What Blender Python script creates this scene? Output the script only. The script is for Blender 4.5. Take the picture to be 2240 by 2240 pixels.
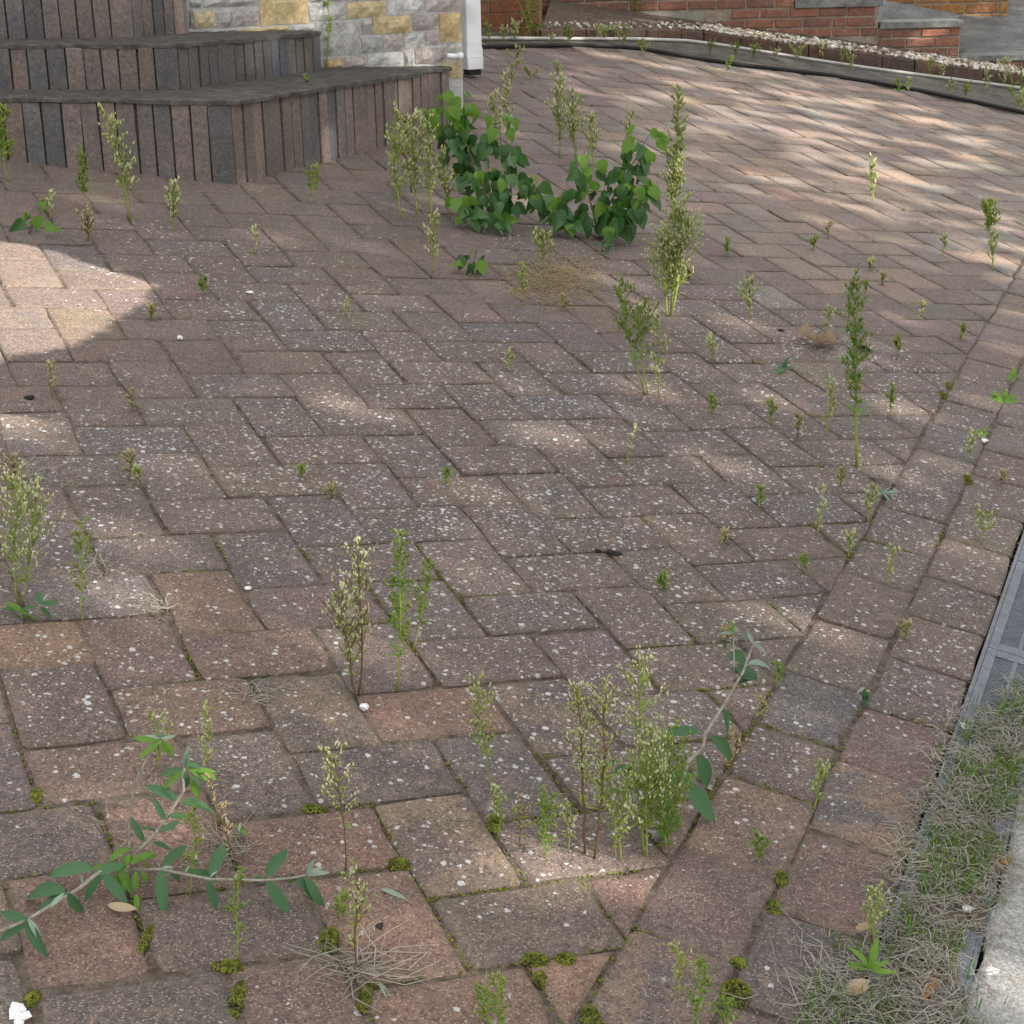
import bpy, bmesh, math, random
from mathutils import Vector, Matrix, Quaternion
from mathutils import noise as mnoise
import numpy as np
rnd = random.Random(11)
scene = bpy.context.scene
COL = scene.collection
for o in list(bpy.data.objects):
    bpy.data.objects.remove(o)

# ------------------------------------------------------------------ camera
# world z = normal of the (sloping) paved drive; the camera is hand held 1.5 m above it
F_PX, HCAM, PITCH, ROLL = 3852.4, 1.50426, 0.40788, 0.15958
YAW, U0, V0 = 0.470472, -0.610749, 2.140473        # direction and origin of the paving bond
PA, PB = 0.2423, 0.16                               # paver length, width
cp, sp, cr, sr = math.cos(PITCH), math.sin(PITCH), math.cos(ROLL), math.sin(ROLL)
FWD = Vector((0, cp, -sp)); r0 = Vector((1, 0, 0)); d0 = Vector((0, -sp, -cp))
RIGHT = cr*r0 - sr*d0; DOWN = sr*r0 + cr*d0
CAM = Vector((0, 0, HCAM))
cam_data = bpy.data.cameras.new('camera'); cam = bpy.data.objects.new('camera', cam_data); COL.objects.link(cam)
cam_data.sensor_width = 36.0; cam_data.sensor_fit = 'HORIZONTAL'; cam_data.lens = F_PX/2240*36.0
cam_data.clip_start = 0.05; cam_data.clip_end = 400
m = Matrix((RIGHT, -DOWN, -FWD)).transposed().to_4x4(); m.translation = CAM
cam.matrix_world = m
scene.camera = cam

# ------------------------------------------------------------------ light
UPG = Vector((-0.16943, 0.06150, 0.98362)).normalized()   # true vertical: the drive slopes down to the right
SUN_EL = math.radians(36)
sh = Vector((0.94, -0.34, 0)).normalized()
SUN = (sh*math.cos(SUN_EL) + Vector((0, 0, 1))*math.sin(SUN_EL)).normalized()
sun_d = bpy.data.lights.new('sun', 'SUN'); sun_d.energy = 4.2; sun_d.angle = math.radians(0.5); sun_d.color = (1.0, 0.93, 0.83)
sun = bpy.data.objects.new('sun', sun_d); COL.objects.link(sun)
sun.rotation_euler = (-SUN).to_track_quat('-Z', 'Y').to_euler(); sun.location = SUN*30
world = bpy.data.worlds.new('World'); scene.world = world; world.use_nodes = True
wn = world.node_tree.nodes; wl = world.node_tree.links
bg = wn['Background']
sky = wn.new('ShaderNodeTexSky'); sky.sky_type = 'NISHITA'; sky.sun_disc = False
sky.sun_elevation = SUN_EL; sky.sun_rotation = math.atan2(sh.x, sh.y); sky.dust_density = 4.0; sky.air_density = 1.0; sky.ozone_density = 1.0
# thin bright cloud over most of the sky
tc = wn.new('ShaderNodeTexCoord'); cn = wn.new('ShaderNodeTexNoise'); cn.inputs['Scale'].default_value = 2.2; cn.inputs['Detail'].default_value = 5
cramp = wn.new('ShaderNodeValToRGB'); cramp.color_ramp.elements[0].position = 0.36; cramp.color_ramp.elements[1].position = 0.56
cramp.color_ramp.elements[0].color = (.35, .35, .35, 1)
cmix = wn.new('ShaderNodeMix'); cmix.data_type = 'RGBA'
wl.new(tc.outputs['Generated'], cn.inputs['Vector']); wl.new(cn.outputs['Fac'], cramp.inputs['Fac'])
wl.new(cramp.outputs['Color'], cmix.inputs['Factor']); wl.new(sky.outputs['Color'], cmix.inputs[6])
cmix.inputs[7].default_value = (7.7, 7.8, 7.9, 1)
wl.new(cmix.outputs[2], bg.inputs['Color']); bg.inputs['Strength'].default_value = 0.065
vs = scene.view_settings
vs.view_transform = 'Standard'; vs.look = 'None'; vs.gamma = 1.0; vs.use_curve_mapping = False; vs.exposure = 1.75

# ------------------------------------------------------------------ helpers
def ray(px, py): return FWD + RIGHT*((px-1120)/F_PX) + DOWN*((py-1120)/F_PX)
def at(px, py, z=0.0):
    """point of the plane at height z above the drive that is seen at photo position px,py"""
    d = ray(px, py); return CAM + d*((z-HCAM)/d.z)
def on_plane(px, py, p0, n):
    d = ray(px, py); return CAM + d*(((p0-CAM).dot(n))/d.dot(n))
def proj(p):
    q = p-CAM; zc = q.dot(FWD); return 1120+F_PX*q.dot(RIGHT)/zc, 1120+F_PX*q.dot(DOWN)/zc
HF = Vector((0, 1, 0)); HF = (HF - UPG*HF.dot(UPG)).normalized()
def above(base, px, py):
    """point in the upright plane through base that faces the camera"""
    return on_plane(px, py, base, HF)
def height_to(base, py):
    lo, hi = 0, 1.5
    for _ in range(40):
        mid = (lo+hi)/2
        if proj(base+UPG*mid)[1] > py: lo = mid
        else: hi = mid
    return lo
def srgb(r, g, b):
    f = lambda c: (c/255/12.92) if c/255 <= .04045 else ((c/255+.055)/1.055)**2.4
    return (f(r), f(g), f(b), 1)

def obj(name, verts, faces, mat, parent=None, smooth=False, loc=None, mats=None, fm=None):
    me = bpy.data.meshes.new(name); me.from_pydata([tuple(v) for v in verts], [], faces); me.update()
    if mats:
        for mm in mats: me.materials.append(mm)
        if fm:
            me.polygons.foreach_set('material_index', fm)
    elif mat: me.materials.append(mat)
    if smooth: me.polygons.foreach_set('use_smooth', [True]*len(me.polygons))
    o = bpy.data.objects.new(name, me); COL.objects.link(o)
    if parent: o.parent = parent
    if loc is not None: o.location = loc
    return o
def tag(o, label=None, cat=None, group=None, kind=None):
    if label: o['label'] = label
    if cat: o['category'] = cat
    if group: o['group'] = group
    if kind: o['kind'] = kind
    return o
def empty(name, loc, label=None, cat=None, group=None, kind=None):
    o = bpy.data.objects.new(name, None); COL.objects.link(o); o.location = loc; o.empty_display_size = .05
    return tag(o, label, cat, group, kind)
class MB:
    """collects geometry for one mesh"""
    def __init__(s): s.v = []; s.f = []; s.m = []
    def add(s, V, Fc, mi=0):
        b = len(s.v); s.v += [Vector(v) for v in V]; s.f += [tuple(i+b for i in f) for f in Fc]; s.m += [mi]*len(Fc)
    def tube(s, pts, rads, n=5, mi=0, cap=True):
        pts = [Vector(p) for p in pts]; b = len(s.v); k = len(pts); ref = None
        for i, p in enumerate(pts):
            t = (pts[min(i+1, k-1)]-pts[max(i-1, 0)]).normalized()
            if ref is None: ref = t.orthogonal().normalized()
            ref = (ref - t*ref.dot(t)); ref = ref.normalized() if ref.length > 1e-6 else t.orthogonal().normalized()
            bi = t.cross(ref); r = rads[i] if isinstance(rads, (list, tuple)) else rads
            for j in range(n):
                a = 2*math.pi*j/n; s.v.append(p+ref*(r*math.cos(a))+bi*(r*math.sin(a)))
        for i in range(k-1):
            for j in range(n):
                s.f.append((b+i*n+j, b+i*n+(j+1) % n, b+(i+1)*n+(j+1) % n, b+(i+1)*n+j)); s.m.append(mi)
        if cap:
            s.f.append(tuple(b+j for j in range(n))[::-1]); s.f.append(tuple(b+(k-1)*n+j for j in range(n))); s.m += [mi, mi]
    def octa(s, c, ax, r, l, mi=0):
        ax = ax.normalized(); u = ax.orthogonal().normalized(); w = ax.cross(u); b = len(s.v)
        s.v += [c-ax*l, c+u*r, c+w*r, c-u*r, c-w*r, c+ax*l]
        for i in range(4):
            s.f.append((b, b+1+(i+1) % 4, b+1+i)); s.f.append((b+5, b+1+i, b+1+(i+1) % 4)); s.m += [mi, mi]
    def blade(s, p, d, L, W, nrm, droop=0.0, seg=3, mi=0, fold=0.0, shape='lance'):
        d = d.normalized(); side = d.cross(nrm)
        side = side.normalized() if side.length > 1e-5 else d.orthogonal().normalized()
        up = side.cross(d).normalized(); b = len(s.v); q = Vector(p); dirv = d.copy()
        for i in range(seg+1):
            t = i/seg
            w = W*({'lance': math.sin(math.pi*min(1, (t*.93+.07)))**.8, 'grass': (1-t)**.6}[shape])
            if i == seg: w = 0.0
            s.v += [q-side*w*.5+up*fold*w, q.copy(), q+side*w*.5+up*fold*w]
            dirv = (dirv - up*(droop/seg) - Vector((0, 0, 0))).normalized(); q = q+dirv*(L/seg)
            up = side.cross(dirv).normalized()
        for i in range(seg):
            a = b+3*i
            s.f += [(a, a+1, a+4, a+3), (a+1, a+2, a+5, a+4)]; s.m += [mi, mi]
    def build(s, name, mat, parent=None, smooth=True, mats=None, origin=None):
        v = s.v if origin is None else [p-origin for p in s.v]
        return obj(name, v, s.f, mat, parent, smooth, loc=(origin if (origin is not None and parent is None) else None), mats=mats, fm=s.m if mats else None)
def ballmesh(mb, c, r, squash=1.0, seed=0, sub=1, rough=.25, mi=0):
    bm = bmesh.new(); bmesh.ops.create_icosphere(bm, subdivisions=sub, radius=1)
    V = []
    for v in bm.verts:
        n = mnoise.noise(v.co*1.7+Vector((seed, seed*.7, 0)))
        k = r*(1+rough*n); V.append(Vector(c)+Vector((v.co.x*k, v.co.y*k, v.co.z*k*squash)))
    mb.add(V, [tuple(x.index for x in f.verts) for f in bm.faces], mi); bm.free()

# ------------------------------------------------------------------ materials
def new_mat(name):
    mt = bpy.data.materials.new(name); mt.use_nodes = True
    nt = mt.node_tree; b = nt.nodes['Principled BSDF']; return mt, nt, b
def node(nt, t, **kw):
    n = nt.nodes.new(t)
    for k, v in kw.items():
        if k.startswith('i_'):
            key = k[2:]; n.inputs[int(key) if key.isdigit() else key].default_value = v
        else: setattr(n, k, v)
    return n
def mixc(nt, fac, a, b, blend='MIX'):
    n = nt.nodes.new('ShaderNodeMix'); n.data_type = 'RGBA'; n.blend_type = blend
    for sock, val in ((n.inputs['Factor'], fac), (n.inputs[6], a), (n.inputs[7], b)):
        if isinstance(val, bpy.types.NodeSocket): nt.links.new(val, sock)
        else: sock.default_value = val
    return n.outputs[2]
def ramp(nt, src, stops):
    n = nt.nodes.new('ShaderNodeValToRGB'); el = n.color_ramp.elements
    while len(el) < len(stops): el.new(.5)
    for e, (p, c) in zip(el, stops):
        e.position = p; e.color = c if isinstance(c, tuple) else (c, c, c, 1)
    nt.links.new(src, n.inputs['Fac']); return n.outputs['Color']
def math_(nt, op, a, b=None):
    n = nt.nodes.new('ShaderNodeMath'); n.operation = op
    for i, val in enumerate((a, b)):
        if val is None: continue
        if isinstance(val, bpy.types.NodeSocket): nt.links.new(val, n.inputs[i])
        else: n.inputs[i].default_value = val
    return n.outputs[0]
def noise_(nt, vec, scale, detail=3, rough=.6, dim='3D'):
    n = node(nt, 'ShaderNodeTexNoise'); n.inputs['Scale'].default_value = scale; n.inputs['Detail'].default_value = detail; n.inputs['Roughness'].default_value = rough
    nt.links.new(vec, n.inputs['Vector']); return n.outputs['Fac']
def bump_(nt, b, h, strength, dist):
    n = node(nt, 'ShaderNodeBump'); n.inputs['Strength'].default_value = strength; n.inputs['Distance'].default_value = dist
    nt.links.new(h, n.inputs['Height']); nt.links.new(n.outputs['Normal'], b.inputs['Normal'])

def stone_like(name, flecks=True, base=None, dirt=(0.07, 0.055, 0.045, 1), grain=1.0, tint2=True, rough=.85, bstr=.6, sand=.55, soft=0.0):
    """weathered concrete / brick: per-piece tint from attributes, sandy grain, pale lichen spots, grime"""
    mt, nt, b = new_mat(name); L = nt.links
    pos = node(nt, 'ShaderNodeNewGeometry').outputs['Position']
    if base is None:
        ta = node(nt, 'ShaderNodeAttribute', attribute_name='tint').outputs['Color']
        if tint2:
            tb = node(nt, 'ShaderNodeAttribute', attribute_name='tint_b').outputs['Color']
            col = mixc(nt, ramp(nt, noise_(nt, pos, 9, 3, .6), [(.40, 0.0), (.62, 1.0)]), ta, tb)
        else: col = ta
    else: col = mixc(nt, 0.0, base, base)
    # blotchy grime across the surface
    g1 = ramp(nt, noise_(nt, pos, 5.5, 5, .7), [(.34, 0.0), (.68, 1.0)])
    col = mixc(nt, math_(nt, 'MULTIPLY', g1, .38), col, dirt)
    # sandy grain
    n2 = noise_(nt, pos, 260*grain, 3, .75)
    col = mixc(nt, 1.0, col, ramp(nt, n2, [(.26, .40+.4*soft), (.5, .97), (.76, 1.75-.55*soft)]), 'MULTIPLY')
    n3 = noise_(nt, pos, 90*grain, 3, .7)
    col = mixc(nt, 1.0, col, ramp(nt, n3, [(.28, .68), (.52, 1.0), (.74, 1.35)]), 'MULTIPLY')
    v2 = node(nt, 'ShaderNodeTexVoronoi'); v2.inputs['Scale'].default_value = 210*grain; L.new(pos, v2.inputs['Vector'])
    gr = math_(nt, 'MULTIPLY', math_(nt, 'LESS_THAN', v2.outputs['Distance'], .33), ramp(nt, v2.outputs['Color'], [(.46, 0.0), (.60, 1.0)]))
    if sand: col = mixc(nt, math_(nt, 'MULTIPLY', gr, sand), col, srgb(190, 165, 142))
    if flecks:
        v3 = node(nt, 'ShaderNodeTexVoronoi'); v3.inputs['Scale'].default_value = 170; L.new(pos, v3.inputs['Vector'])
        dk = math_(nt, 'MULTIPLY', math_(nt, 'LESS_THAN', v3.outputs['Distance'], .36), ramp(nt, v3.outputs['Color'], [(.50, 0.0), (.62, 1.0)]))
        col = mixc(nt, math_(nt, 'MULTIPLY', dk, .55), col, (.035, .027, .024, 1))
        sandn = ramp(nt, noise_(nt, pos, 26, 4, .75), [(.52, 0.0), (.72, 1.0)])
        col = mixc(nt, math_(nt, 'MULTIPLY', sandn, .35), col, srgb(168, 142, 118))
        wob = node(nt, 'ShaderNodeTexNoise'); wob.inputs['Scale'].default_value = 150; L.new(pos, wob.inputs['Vector'])
        wv = node(nt, 'ShaderNodeVectorMath', operation='MULTIPLY_ADD'); L.new(wob.outputs['Color'], wv.inputs[0]); wv.inputs[1].default_value = (.008, .008, .008); L.new(pos, wv.inputs[2])
        # lichen thrives most across the middle of the drive
        dv = node(nt, 'ShaderNodeVectorMath', operation='DISTANCE'); L.new(pos, dv.inputs[0]); dv.inputs[1].default_value = (.15, 3.7, 0)
        band = ramp(nt, math_(nt, 'MULTIPLY', dv.outputs['Value'], .3), [(.05, 1.0), (.85, .50)])
        dens = math_(nt, 'MULTIPLY', band, ramp(nt, noise_(nt, pos, 1.1, 2, .5), [(.33, .65), (.60, 1.0)]))
        for sc, r, thr, amt in ((80, .40, .56, .70), (135, .42, .58, .55), (50, .31, .60, .78)):
            v = node(nt, 'ShaderNodeTexVoronoi'); v.inputs['Scale'].default_value = sc; L.new(wv.outputs[0], v.inputs['Vector'])
            rn = node(nt, 'ShaderNodeSeparateColor'); L.new(v.outputs['Color'], rn.inputs['Color'])
            rad = math_(nt, 'MULTIPLY', math_(nt, 'ADD', math_(nt, 'MULTIPLY', rn.outputs[0], .6), .4), r)
            m1 = math_(nt, 'LESS_THAN', v.outputs['Distance'], rad)
            m2 = math_(nt, 'GREATER_THAN', math_(nt, 'MULTIPLY', rn.outputs[1], dens), thr)
            col = mixc(nt, math_(nt, 'MULTIPLY', math_(nt, 'MULTIPLY', m1, m2), amt), col, srgb(205, 205, 204))
    # soil washed on to the rims
    ed = node(nt, 'ShaderNodeAttribute', attribute_name='rim').outputs['Fac']
    ee = math_(nt, 'MULTIPLY', ed, ramp(nt, noise_(nt, pos, 60, 3, .7), [(.38, 0.0), (.62, 1.0)]))
    col = mixc(nt, math_(nt, 'MULTIPLY', ee, .7), col, (0.135, 0.105, 0.080, 1))
    L.new(col, b.inputs['Base Color']); b.inputs['Roughness'].default_value = rough
    b.inputs['Specular IOR Level'].default_value = .35
    h = math_(nt, 'ADD', math_(nt, 'MULTIPLY', n2, .6), math_(nt, 'ADD', math_(nt, 'MULTIPLY', n3, .8), math_(nt, 'MULTIPLY', gr, .35)))
    bump_(nt, b, h, bstr, .004)
    return mt
def plain(name, c1, c2, scale=40, rough=.8, bstr=.3, bdist=.003, fine=300, spec=.3):
    mt, nt, b = new_mat(name)
    pos = node(nt, 'ShaderNodeNewGeometry').outputs['Position']
    n1 = noise_(nt, pos, scale, 4, .65); n2 = noise_(nt, pos, fine, 2, .6)
    col = mixc(nt, ramp(nt, n1, [(.35, 0.0), (.65, 1.0)]), c1, c2)
    col = mixc(nt, 1.0, col, ramp(nt, n2, [(.3, .72), (.7, 1.28)]), 'MULTIPLY')
    nt.links.new(col, b.inputs['Base Color']); b.inputs['Roughness'].default_value = rough; b.inputs['Specular IOR Level'].default_value = spec
    bump_(nt, b, math_(nt, 'ADD', n1, math_(nt, 'MULTIPLY', n2, .5)), bstr, bdist); return mt
def leafy(name, c1, c2, scale=30, trans=.35, rough=.55, spec=.35):
    mt, nt, b = new_mat(name); L = nt.links
    pos = node(nt, 'ShaderNodeNewGeometry').outputs['Position']
    oi = node(nt, 'ShaderNodeObjectInfo').outputs['Random']
    isl = node(nt, 'ShaderNodeNewGeometry').outputs['Random Per Island']
    fac = math_(nt, 'ADD', math_(nt, 'MULTIPLY', noise_(nt, pos, scale, 2), .5), math_(nt, 'ADD', math_(nt, 'MULTIPLY', oi, .3), math_(nt, 'MULTIPLY', isl, .45)))
    col = mixc(nt, ramp(nt, fac, [(.25, 0.0), (.95, 1.0)]), c1, c2)
    L.new(col, b.inputs['Base Color']); b.inputs['Roughness'].default_value = rough; b.inputs['Specular IOR Level'].default_value = spec
    tr = node(nt, 'ShaderNodeBsdfTranslucent'); L.new(col, tr.inputs['Color'])
    mx = node(nt, 'ShaderNodeMixShader'); mx.inputs[0].default_value = trans
    L.new(b.outputs[0], mx.inputs[1]); L.new(tr.outputs[0], mx.inputs[2])
    L.new(mx.outputs[0], nt.nodes['Material Output'].inputs['Surface']); return mt
M = {}
def leafy_(k):
    mt, nt, b = new_mat('white_gravel'); isl = node(nt, 'ShaderNodeNewGeometry').outputs['Random Per Island']
    nt.links.new(ramp(nt, isl, [(0, srgb(118, 98, 76)), (.35, srgb(158, 142, 120)), (.7, srgb(190, 182, 170)), (1, srgb(222, 220, 214))]), b.inputs['Base Color']); b.inputs['Roughness'].default_value = .8; return mt
M['paver'] = stone_like('paver_concrete')
M['step'] = stone_like('step_brick', flecks=False, dirt=(.06, .055, .048, 1), grain=.7, sand=.12, soft=.4)
M['tread'] = plain('mossy_tread', (.050, .046, .040, 1), (.12, .108, .095, 1), 20, .9, .9, .006, 180)
M['stone'] = stone_like('wall_stone', flecks=False, dirt=(.40, .37, .33, 1), grain=.25, bstr=.7, sand=0, soft=.8)
M['mortar'] = plain('mortar', (.42, .41, .39, 1), (.52, .51, .49, 1), 30, .9, .5)
M['redbrick'] = stone_like('red_brick', flecks=False, dirt=(.12, .075, .055, 1), grain=.35, sand=.10, soft=.4)
M['redmortar'] = plain('wall_mortar', (.26, .21, .155, 1), (.38, .32, .25, 1), 20, .9, .8, .01, 120)
M['dirtgap'] = plain('dark_joint', (.045, .041, .035, 1), (.085, .078, .066, 1), 40, .95)
M['soil'] = plain('joint_soil', (.060, .045, .034, 1), (.165, .130, .100, 1), 38, .95, .9, .006, 260)
M['strip'] = plain('dirty_concrete', (.055, .047, .039, 1), (.135, .12, .10, 1), 7, .95, .9, .012, 45)
M['slab'] = plain('grey_slab', (.11, .108, .102, 1), (.19, .185, .175, 1), 7, .9, .6, .01, 60)
M['coping'] = plain('concrete_coping', (.13, .13, .122, 1), (.25, .25, .235, 1), 16, .9, .6, .006, 120)
M['greyblock'] = plain('rendered_block', (.24, .235, .19, 1), (.34, .33, .27, 1), 14, .9, .4, .004, 140)
M['pave'] = stone_like('pavement_concrete', flecks=False, base=(.36, .352, .335, 1), dirt=(.22, .215, .205, 1), grain=.8, sand=.5, bstr=.9)
M['road'] = plain('asphalt', (.035, .035, .036, 1), (.075, .075, .075, 1), 90, .9, .8, .006, 260)
M['white'] = plain('white_plastic', (.74, .75, .77, 1), (.80, .81, .82, 1), 6, .35, .03, .0005, 4, .5)
M['grate'] = plain('grey_grate', (.085, .092, .11, 1), (.15, .16, .185, 1), 30, .5, .2, .001, 200, .5)
M['hole'] = plain('dark_hollow', (.012, .011, .010, 1), (.03, .025, .02, 1), 60, 1)
M['black'] = plain('black_rubber', (.010, .010, .010, 1), (.025, .024, .022, 1), 30, .7)
M['conduit'] = plain('pale_conduit', (.42, .40, .36, 1), (.55, .53, .49, 1), 12, .6, .2)
M['gravel'] = leafy_(0)
M['moss'] = plain('moss', (.05, .055, .010, 1), (.22, .24, .030, 1), 70, .95, 1.0, .006, 420)
M['litter'] = leafy('dry_litter', (.16, .115, .07, 1), (.42, .36, .28, 1), 30, .15, .8, .2)
M['straw'] = leafy('dead_grass', (.26, .23, .18, 1), (.56, .52, .44, 1), 30, .2, .75, .2)
M['grass'] = leafy('green_grass', (.07, .16, .02, 1), (.22, .36, .06, 1), 20, .4)
M['stemgreen'] = leafy('weed_stem', (.20, .26, .05, 1), (.34, .40, .09, 1), 8, .1)
M['stemred'] = leafy('weed_stem_red', (.13, .065, .04, 1), (.20, .13, .06, 1), 8, .1)
M['weed'] = leafy('weed_leaf', (.20, .28, .04, 1), (.40, .46, .11, 1), 18, .4)
M['weedg'] = leafy('weed_leaf_green', (.09, .22, .02, 1), (.26, .42, .07, 1), 18, .4)
M['bud'] = leafy('weed_bud', (.34, .40, .09, 1), (.80, .77, .50, 1), 18, .3, .8)
M['fluff'] = leafy('seed_fluff', (.62, .58, .50, 1), (.80, .77, .70, 1), 30, .4, .9)
M['dry'] = leafy('dry_weed', (.34, .25, .12, 1), (.60, .50, .30, 1), 18, .25, .8)
M['bud_leaf'] = leafy('buddleja_leaf', (.040, .115, .045, 1), (.095, .20, .085, 1), 12, .25, .6, .3)
M['bud_young'] = leafy('buddleja_young_leaf', (.09, .22, .025, 1), (.20, .36, .06, 1), 12, .4, .55, .3)
M['bud_pale'] = leafy('buddleja_felted_leaf', (.20, .28, .20, 1), (.36, .43, .34, 1), 12, .25, .8, .2)
M['bud_stem'] = plain('buddleja_stem', (.20, .18, .14, 1), (.33, .30, .25, 1), 60, .85)
M['heart'] = leafy('poplar_leaf', (.020, .080, .022, 1), (.085, .19, .045, 1), 9, .30, .4, .5)
M['heart_y'] = leafy('poplar_young_leaf', (.10, .24, .025, 1), (.20, .34, .05, 1), 9, .45, .45, .4)
M['bark'] = plain('bark', (.10, .07, .045, 1), (.18, .13, .09, 1), 60, .9)
M['shade_leaf'] = leafy('shade_foliage', (.03, .06, .015, 1), (.06, .10, .03, 1), 2, .08, .7)  # for the unseen foliage added to block the sun
M['rust'] = leafy('autumn_leaf', (.36, .08, .02, 1), (.48, .26, .06, 1), 40, .3)
M['tan'] = leafy('tan_dry_leaf', (.34, .23, .13, 1), (.52, .40, .27, 1), 40, .2)
M['shell'] = plain('white_shard', (.68, .68, .67, 1), (.80, .80, .79, 1), 60, .5)

def set_attr(me, name, colr):
    a = me.attributes.new(name, 'FLOAT_COLOR', 'POINT')
    n = len(me.vertices)
    if isinstance(colr, (list, np.ndarray)) and len(colr) == n and not isinstance(colr[0], float):
        arr = np.array(colr, dtype=np.float32)
    else: arr = np.tile(np.array(colr, dtype=np.float32), (n, 1))
    a.data.foreach_set('color', arr.ravel())
def set_rim(me, vals):
    a = me.attributes.new('rim', 'FLOAT', 'POINT'); a.data.foreach_set('value', np.array(vals, dtype=np.float32))

# ------------------------------------------------------------------ ground and pavers
def sheet(name, pts, z, mat, kind='structure'):
    return tag(obj(name, [(p[0], p[1], z) for p in pts], [tuple(range(len(pts)))], mat), kind=kind)
sheet('ground', [(-60, -60), (60, -60), (60, 60), (-60, 60)], -0.30, M['soil'])
TD = Vector((0.313, 0.9497)); ND = Vector((0.9497, -0.313))       # along / across the drain
OFF_A, OFF_B, OFF_C, OFF_D = -0.400, -0.241, -0.075, 0.066         # border and drain lines
drive_ud = Vector((math.cos(YAW), math.sin(YAW))); drive_vd = Vector((-math.sin(YAW), math.cos(YAW)))
def uv2xy(u, v): return Vector((U0+u*drive_ud.x+v*drive_vd.x, V0+u*drive_ud.y+v*drive_vd.y))
def clip(poly, n, d):
    """keep the side n.p <= d"""
    out = []
    for i in range(len(poly)):
        a, b = poly[i], poly[(i+1) % len(poly)]; da, db = n.dot(a)-d, n.dot(b)-d
        if da <= 0: out.append(a)
        if da*db < 0: out.append(a+(b-a)*(da/(da-db)))
    return out
# plan of the house steps
S_L0, S_C, S_E = at(40, 355), at(519, 403), at(985, 284)
front_dir = (S_L0-S_C).normalized(); side_dir = (S_E-S_C).normalized()
S_L = S_C+front_dir*2.4
# far edge of the drive (black edging strip)
EDGE = [at(*p) for p in [(1046, 107), (1150, 104), (1240, 102), (1330, 104), (1400, 110), (1500, 126), (1600, 143), (1700, 155), (1800, 166), (1900, 182), (2000, 200), (2120, 224), (2240, 250), (2400, 290), (2600, 345)]]
def inside_drive(c):
    if c.dot(ND) > OFF_A+.01: return False
    if c.y < 1.2 or c.y > 11.2: return False
    # beyond the far edging
    for a, b in zip(EDGE[:-1], EDGE[1:]):
        if a.x <= c.x < b.x:
            if c.y > a.y+(b.y-a.y)*(c.x-a.x)/(b.x-a.x)-.02: return False
    if c.x < EDGE[0].x and c.y > 9.75: return False
    return True
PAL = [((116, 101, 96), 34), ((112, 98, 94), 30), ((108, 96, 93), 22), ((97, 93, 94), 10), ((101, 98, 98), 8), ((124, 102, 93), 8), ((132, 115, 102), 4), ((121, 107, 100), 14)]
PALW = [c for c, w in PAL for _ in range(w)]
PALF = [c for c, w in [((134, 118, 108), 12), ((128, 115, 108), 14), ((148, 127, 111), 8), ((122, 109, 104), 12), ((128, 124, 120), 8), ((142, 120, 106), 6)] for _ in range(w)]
def lin(c, k=1.0): r = srgb(*c); return (r[0]*k, r[1]*k, r[2]*k, 1.0)
def paver_geo(poly, z, tilt, gap, r, seed):
    """tumbled block: rounded, slightly wandering outline, chamfer and sides"""
    R = random.Random(seed); n = len(poly); cen = sum(poly, Vector((0, 0)))/n
    def inset(ds):
        out = []
        for i in range(n):
            p0, p1, p2 = poly[i-1], poly[i], poly[(i+1) % n]
            e1 = (p1-p0).normalized(); e2 = (p2-p1).normalized()
            n1 = Vector((-e1.y, e1.x)); n2 = Vector((-e2.y, e2.x)); bis = n1+n2
            if bis.length < 1e-4: bis = n1
            bis.normalize(); k = max(.35, bis.dot(n1)); out.append(p1+bis*(ds/k))
        return out
    base = inset(gap*.5); ring = []
    for i in range(n):
        p0, p1, p2 = base[i-1], base[i], base[(i+1) % n]
        l1, l2 = (p0-p1).length, (p2-p1).length; rr = min(r*R.uniform(.6, 1.7), l1*.3, l2*.3)
        a = p1+(p0-p1).normalized()*rr; b = p1+(p2-p1).normalized()*rr
        ring += [a, (a+b)*.25+p1*.5, b]
        if l2 > .12: ring.append((p1+p2)/2+Vector((R.uniform(-.002, .002), R.uniform(-.002, .002))))
    ring = [p+Vector((R.uniform(-.0026, .0026), R.uniform(-.0026, .0026))) for p in ring]
    k = len(ring); V = []
    f = lambda p: z+tilt[0]*(p.x-cen.x)+tilt[1]*(p.y-cen.y)
    def toward(p, d):
        q = cen-p; return p+q*min(.45, d/max(q.length, 1e-4))
    for p in ring: V.append(Vector((p.x, p.y, f(p)-.045)))
    for p in ring: V.append(Vector((p.x, p.y, f(p)-.0042)))
    for p in ring: q = toward(p, .006); V.append(Vector((q.x, q.y, f(q)-.0012)))
    for p in ring: q = toward(p, .030); V.append(Vector((q.x, q.y, f(q)+.0006)))
    Fc = []
    for l in range(3):
        for j in range(k): Fc.append((l*k+j, l*k+(j+1) % k, (l+1)*k+(j+1) % k, (l+1)*k+j))
    Fc.append(tuple(3*k+j for j in range(k)))
    rim = [1.0]*(2*k)+[.75]*k+[0.0]*k
    return V, Fc, rim, Vector((cen.x, cen.y, z))
cells = []
def herring():
    for i in range(-30, 60):
        for j in range(-30, 30):
            ou, ov = i*PB+j*PA, i*PB-j*PA
            for (u, v, w, h) in ((ou, ov, PA, PB), (ou+PA, ov+PB-PA, PB, PA)):
                c = uv2xy(u+w/2, v+h/2)
                if not (-3.6 < c.x < 3.4 and 1.2 < c.y < 11.3): continue
                poly = [uv2xy(u, v), uv2xy(u+w, v), uv2xy(u+w, v+h), uv2xy(u, v+h)]
                yield poly
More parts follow.
